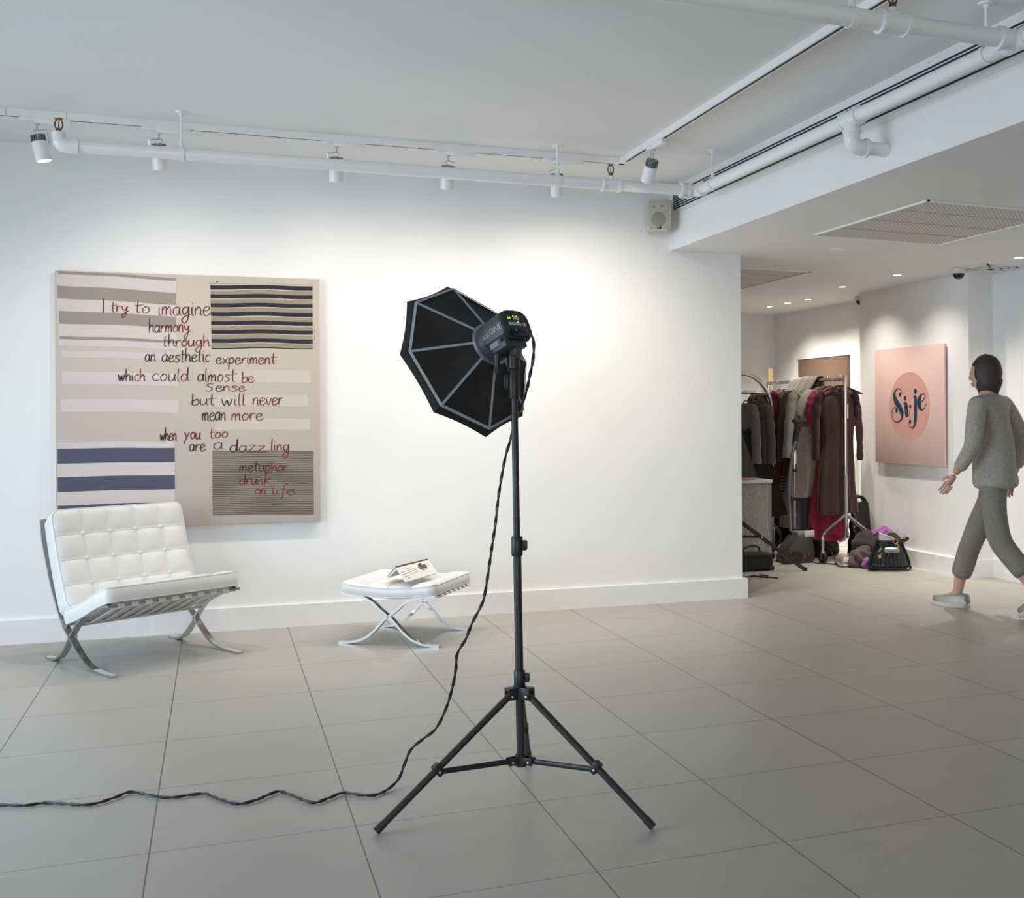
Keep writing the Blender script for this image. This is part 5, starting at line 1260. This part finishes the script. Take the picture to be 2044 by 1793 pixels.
heap('purple_shirt', 'purple shirt at floor level between the trainers and the black handbag', 'shirt', (5.13, 7.86, 0), (.07, .055, .06), fabric('lilac_cloth', (146, 92, 152)), 4, .022, 18, group=HG)
heap('black_rucksack', 'dark rucksack behind the black handbag against the pier', 'rucksack', (5.40, 7.93, 0), (.10, .10, .185), fabric('rucksack_cloth', (28, 26, 28)), 5, .012, 8, group=HG)
heap('holdall_bag', 'slack black holdall on the floor under the clothes rack', 'bag', (5.20, 8.80, 0), (.20, .13, .12), nylon, 6, .02, 7, group='bags on the floor of the far room')
heap('dark_red_bag', 'dark red cloth bag on the floor behind the rack wheel', 'bag', (4.97, 8.72, 0), (.12, .12, .13), fabric('dark_red_bag_cloth', (74, 22, 20)), 7, .018, 8, group='bags on the floor of the far room')
hb = thing('handbag', 'shiny black gathered leather handbag with gold fittings and papers inside', 'handbag', Mx.Translation((5.225, 7.74, 0)) @ Mx.Rotation(-.35, 4, 'Z'))
blk = mat('black_patent_leather', (.011, .011, .012), .2, var=.1, bump=.1, bscale=120)
bm = nb()
def purse(s, t):
    a = 2*pi*s; w_ = lerp_tab([(0, .150, 0), (.12, .172, 0), (.5, .150, 0), (.85, .100, 0), (1, .095, 0)], t)[0]; d_ = lerp_tab([(0, .070, 0), (.15, .088, 0), (.6, .062, 0), (1, .040, 0)], t)[0]
    g = .055*max(0, sin(pi*min(1, t*1.5)))*sin(26*a+2*sin(5*a))*(.7+.3*sin(3*a))
    return V((w_*cos(a)*(1+g*.6), d_*sin(a)*(1+g), .235*t))
P = grid(bm, purse, 110, 20, cu=True); bm.faces.new([P[i][0] for i in range(110)][::-1])
body_ = obj('body', bm, blk, hb, sharp=70)
bm = nb(); lathe(bm, [(1.0, .222), (1.06, .228), (1.06, .246), (1.0, .250), (.94, .246), (.94, .228)], Mx.Diagonal((.097, .042, 1, 1)), 40, caps=False); obj('rim', bm, blk, hb)
bm = nb(); prism(bm, rrect(.125, .044, .02), looking((.01, -.075, .172), (0, -1, .35)), .004, bev=.001); obj('clasp_plate', bm, mat('pewter_plate', (.45, .44, .42), .25, .9), hb, label='silver grey clasp plate')
bm = nb(); bx(bm, (-.088, -.082, .120), (.020, .008, .03), bev=.002); obj('buckle', bm, gold, hb)
bm = nb(); lathe(bm, [(.008, 0), (.007, .005), (.001, .006)], looking((.012, -.0795, .168), (0, -1, .3)), 12); obj('stud', bm, gold, hb)
bm = nb(); tube(bm, [(.052+.018*cos(a), -.05, .238+.02*sin(a)) for a in [k*pi/6 for k in range(12)]], .004, 6, closed=True); tube(bm, spline([(.06, -.052, .235), (.066, -.066, .2), (.074, -.075, .165), (.07, -.078, .15)], 5), .005, 6); obj('gold_chain', bm, gold, hb)
bm = nb(); tube(bm, spline([(-.09, .0, .235), (-.13, -.03, .18), (-.165, -.06, .07), (-.185, -.09, .012), (-.08, -.125, .010), (.06, -.12, .010), (.16, -.07, .012), (.175, -.01, .05), (.14, .0, .16), (.10, .0, .235)], 6), .010, 8, sq=(1.2, .45)); obj('shoulder_strap', bm, blk, hb)
bm = nb(); ball(bm, (.125, .0, .245), (.055, .018, .022), M3=Mx.Rotation(-.3, 3, 'Y')); obj('side_flap', bm, blk, hb)
bm = nb(); grid(bm, lambda s, t: V((-.075+.135*s, -.005+.02*s+.012*sin(3*t), .215+.10*t-.055*s*t)), 8, 8)
pp = single('folded_papers', _tr(bm, (0, 0, 0)), mat('printed_paper', (222, 218, 214), .8), 'white printed papers sticking out of the black handbag', 'paper', (0, 0, 0)); pp.matrix_world = Mx.Translation((5.225, 7.74, 0)) @ Mx.Rotation(-.35, 4, 'Z')
pp.modifiers.new('thickness', 'SOLIDIFY').thickness = .004
def trainer(mtx, label):
    t = thing('trainer_shoe', label, 'shoe', mtx, 'pair of pale trainers')
    bm = nb()
    def up_(s, t_):
        a = pi*s; x = -.13+.26*t_; w_ = .036+.012*sin(pi*min(1, t_*1.05))-.02*max(0, t_-.85)/.15; h = (.085 if t_ < .35 else .085-.05*((t_-.35)/.65)**.8)*(1 if t_ > .02 else .9)
        return V((x, -w_*cos(a), .022+h*sin(a)**.7))
    P = grid(bm, up_, 16, 18)
    for j in (0, 18): bm.faces.new([P[i][j] for i in range(17)][::(1 if j else -1)])
    obj('upper', bm, mat('tan_suede', (176, 160, 146), .7), t)
    bm = nb(); prism(bm, [(x, (.040+.010*sin(pi*min(1, max(0, (x+.135)/.27)*1.05)))*sg*(1 if -.125 < x < .125 else .6)) for sg, xs in ((1, [-.135, -.1, -.05, 0, .05, .1, .135]), (-1, [.135, .1, .05, 0, -.05, -.1, -.135])) for x in xs], Mx.Identity(4), .028, bev=.004); obj('sole', bm, mat('white_rubber', (222, 218, 212), .5), t)
    bm = nb(); prism(bm, rrect(.05, .045, .015), looking((-.131, 0, .06), (-1, 0, .1)), .004, bev=.001); obj('heel_patch', bm, mat('white_rubber', (222, 218, 212), .5), t)
    return t
s0 = trainer(Mx.Translation((5.035, 8.14, 0)) @ Mx.Rotation(1.25, 4, 'Z'), 'left pale trainer of the pair on the floor beside the clothes heap')
dup(s0, Mx.Translation((5.135, 8.12, 0)) @ Mx.Rotation(1.0, 4, 'Z'), 'right pale trainer of the pair, leaning into the clothes heap')
# ------------------------------------------------------------------ the walking person at the right edge
def skin(chains, root, sub=2):
    """chains: lists of (point, radius); chains sharing a point are joined there"""
    me = bpy.data.meshes.new('skin'); vs, rs_, es, idx = [], [], [], {}
    def vid(p, r):
        k = tuple(round(c, 4) for c in p)
        if k not in idx: idx[k] = len(vs); vs.append(p); rs_.append(r)
        return idx[k]
    for c in chains:
        ids = [vid(V(p), r) for p, r in c]; es += [(a, b) for a, b in zip(ids, ids[1:])]
    me.from_pydata([tuple(v) for v in vs], es, []); o = bpy.data.objects.new('skin', me); sc.collection.objects.link(o)
    sm = o.modifiers.new('s', 'SKIN'); sm.use_smooth_shade = True; sm.branch_smoothing = .6
    ri = vid(V(root), .1)
    for i, d in enumerate(me.skin_vertices[0].data):
        r = rs_[i]; d.radius = (r, r) if not isinstance(r, tuple) else r; d.use_root = (i == ri)
    ss = o.modifiers.new('d', 'SUBSURF'); ss.levels = ss.render_levels = sub
    dg = bpy.context.evaluated_depsgraph_get(); m2 = bpy.data.meshes.new_from_object(o.evaluated_get(dg))
    bm = nb(); bm.from_mesh(m2); bpy.data.objects.remove(o); bpy.data.meshes.remove(me); bpy.data.meshes.remove(m2)
    return bm
def join(bm, other):
    me = bpy.data.meshes.new('j'); other.to_mesh(me); other.free(); bm.from_mesh(me); bpy.data.meshes.remove(me)
hd = V((-.45, .893, 0)).normalized(); lf = V((-hd.y, hd.x, 0))      # heading, person's left
PO = V((4.70, 5.77, 0))
def pb(f_, l_, z): return PO + hd*f_ + lf*l_ + V((0, 0, z))          # forward, left, up
pel = pb(0, 0, .90); che = pb(.025, 0, 1.26); nck = pb(.035, 0, 1.425); hdc = pb(.06, 0, 1.545)
rank, rtoe = pb(.30, -.09, .085), pb(.46, -.10, .035)                # right foot in front, flat
lank, ltoe = pb(-.31, .075, .165), pb(-.185, .085, .035)             # left foot behind, heel lifted
rkn, lkn = pb(.20, -.095, .475), pb(-.06, .09, .49)
rhp, lhp = pb(.01, -.07, .84), pb(-.01, .07, .84)
rsh, lsh = pb(.02, -.175, 1.37), pb(.03, .175, 1.37)
rel, lel = pb(-.10, -.225, 1.11), pb(.03, .235, 1.10)
rwr, lwr = pb(-.03, -.215, .88), pb(.17, .21, .90)
bm = skin([
 [(pel, .08), (pb(.01, 0, 1.06), .09), (che, .122), (pb(.03, 0, 1.36), .085), (nck, .052), (pb(.05, 0, 1.49), .056)],
 [(pel, .08), (rhp, .055), (pb(.11, -.092, .66), .055), (rkn, .048), (pb(.26, -.09, .30), .050), (rank, .034), (rtoe-hd*.03, .018)],
 [(pel, .08), (lhp, .055), (pb(-.04, .086, .66), .055), (lkn, .048), (pb(-.19, .08, .33), .050), (lank, .034), (ltoe-hd*.03+V((0,0,.02)), .018)],
 [(pb(.03, 0, 1.36), .085), (rsh, .052), (rel, .038), (rwr, .026)], [(pb(.03, 0, 1.36), .085), (lsh, .052), (lel, .038), (lwr, .026)]], pel)
for wr_, el_, sd_ in ((rwr, rel, -1), (lwr, lel, 1)):                # hands: palm, four bent fingers, thumb
    d = (wr_-el_).normalized(); sidev = (hd - d*hd.dot(d)).normalized(); nrm = d.cross(sidev).normalized()*sd_
    pal = wr_+d*.055
    hnd = [[(wr_, .025), (wr_+d*.03, (.026, .018)), (pal, (.034, .017)), (wr_+d*.085, (.032, .014))]]
    join(bm, skin(hnd, wr_, 2))
    for k, (off, ln) in enumerate(((.026, .066), (.009, .076), (-.009, .070), (-.025, .055))):
        b0 = wr_+d*.082+sidev*off; cur = nrm*(-1)
        join(bm, skin([[(b0-d*.012, .0085), (b0+d*ln*.42+cur*.006, .0082), (b0+d*ln*.72+cur*.018, .0076), (b0+d*ln*.88+cur*.034, .0068)]], b0-d*.012, 1))
    t0 = wr_+d*.03+sidev*.022; join(bm, skin([[(t0, .011), (t0+d*.022+sidev*.020, .010), (t0+d*.045+sidev*.028-nrm*.01, .0085)]], t0, 1))
# head with face
HM = axes(hdc, hd, lf, (0, 0, 1)).to_3x3()
vs_ = ball(bm, hdc, (.094, .074, .118), seg=28, M3=HM)
for v in vs_:
    q = HM.inverted() @ (v.co-hdc)
    if q.z < -.02: q.x = q.x*(1+.25*q.z/.118)+.012*(-q.z/.118); q.y *= 1+.35*q.z/.118
    v.co = hdc + HM @ q
def onh(x, y, z): return hdc + HM @ V((x, y, z))
join(bm, skin([[(onh(.082, 0, .018), .007), (onh(.098, 0, -.008), .0095), (onh(.104, 0, -.024), .012), (onh(.088, 0, -.032), .009)]], onh(.082, 0, .018), 1))
for s in (-1, 1):
    ball(bm, onh(-.004, s*.068, -.008), (.018, .008, .028), seg=12, M3=HM); ball(bm, onh(.080, s*.030, .012), (.010, .013, .0085), seg=12, M3=HM)
ball(bm, onh(.083, 0, -.058), (.010, .022, .006), seg=12, M3=HM); ball(bm, onh(.078, 0, -.070), (.010, .018, .006), seg=12, M3=HM)
skin_m = mat('skin', (196, 156, 136), .55, var=.05, scale=20)
person = single('person', bm, skin_m, 'person in grey jumper and cropped grey trousers walking away at the right edge', 'person', PO, sharp=180)
def wear(name, bm, m_, parent=person, **k): return obj(name, bm, m_, parent, world=True, sharp=k.pop('sharp', 80), **k)
kn = mat('grey_fine_knit', (160, 155, 148), .9, var=.14, scale=60, bump=.3, bscale=260)
bm = skin([
 [(pb(-.01, 0, .79), .172), (pb(0, 0, 1.03), .146), (pb(.025, 0, 1.23), .142), (pb(.03, 0, 1.365), .105), (pb(.035, 0, 1.415), .066)],
 [(pb(.03, 0, 1.365), .105), (rsh, .072), (rel, .056), (pb(-.045, -.217, .92), .044)], [(pb(.03, 0, 1.365), .105), (lsh, .072), (lel, .056), (pb(.145, .212, .935), .044)]], pb(0, 0, 1.03))
for v in bm.verts:
    v.co += V(mnoise.noise_vector(v.co*7))*.010
wear('jumper', bm, kn)
bm = skin([
 [(pb(0, 0, 1.12), .115), (pb(0, 0, .92), .124)],
 [(pb(0, 0, .92), .124), (pb(.03, -.072, .76), .092), (pb(.12, -.088, .61), .086), (pb(.195, -.094, .46), .080), (pb(.26, -.09, .26), .074), (pb(.285, -.09, .19), .076)],
 [(pb(0, 0, .92), .124), (pb(-.02, .072, .76), .092), (pb(-.045, .084, .62), .086), (pb(-.075, .09, .48), .080), (pb(-.20, .08, .33), .074), (pb(-.245, .078, .275), .076)]], pb(0, 0, .92))
for v in bm.verts: v.co += V(mnoise.noise_vector(v.co*8))*.008
wear('trousers', bm, mat('grey_cotton_trousers', (128, 123, 116), .9, var=.1, scale=40, bump=.2, bscale=220))
bm = nb(); hv = ball(bm, onh(-.012, 0, .012), (.100, .083, .121), seg=36, M3=HM)
for v in hv:
    q = HM.inverted() @ (v.co-hdc)
    if q.x > .045 and q.z < .055: q.x = .045+(q.x-.045)*.15; q.y *= .8
    if q.z < -.03 and q.x < .05: q.z = -.03+(q.z+.03)*1.75; q.y *= 1.02; q.x -= .012
    q += V(mnoise.noise_vector(V((q.x*60, q.y*60, q.z*9))))*.0065
    v.co = hdc + HM @ q
wear('hair', bm, mat('dark_brown_hair', (52, 42, 36), .55, var=.25, scale=90, bump=.4, bscale=140))
def slipon(o_, pitch, nm='shoe'):
    T = axes(o_, hd, lf, (0, 0, 1)) @ Mx.Rotation(pitch, 4, 'Y')
    bm = nb()
    def up_(s, t_):
        a = pi*s; x = -.075+.245*t_; w_ = .037+.010*sin(pi*min(1, t_*1.05))-.022*max(0, t_-.85)/.15; h = (.070 if t_ < .42 else .070-.034*((t_-.42)/.58)**.8)*(1 if t_ > .02 else .92)
        return V((x, -w_*cos(a), -.060+h*sin(a)**.7))
    P = grid(bm, up_, 16, 18)
    for j in (0, 18): bm.faces.new([P[i][j] for i in range(17)][::(1 if j else -1)])
    bm.transform(T); sh = wear(nm, bm, mat('silver_shoe_cloth', (150, 148, 142), .4, .3, var=.12, scale=60))
    bm = nb(); prism(bm, [(x, (.041+.010*sin(pi*min(1, max(0, (x+.08)/.255)*1.05)))*sg*(1 if -.07 < x < .16 else .6)) for sg, xs in ((1, [-.08, -.045, 0, .05, .10, .145, .175]), (-1, [.175, .145, .10, .05, 0, -.045, -.08])) for x in xs], Mx.Translation((0, 0, -.085)), .028, bev=.004)
    bm.transform(T); wear('sole', bm, mat('worn_white_rubber', (190, 186, 178), .55), sh)
slipon(pb(.30, -.09, .085), 0)
slipon(pb(-.315, .075, .172), radians(30))
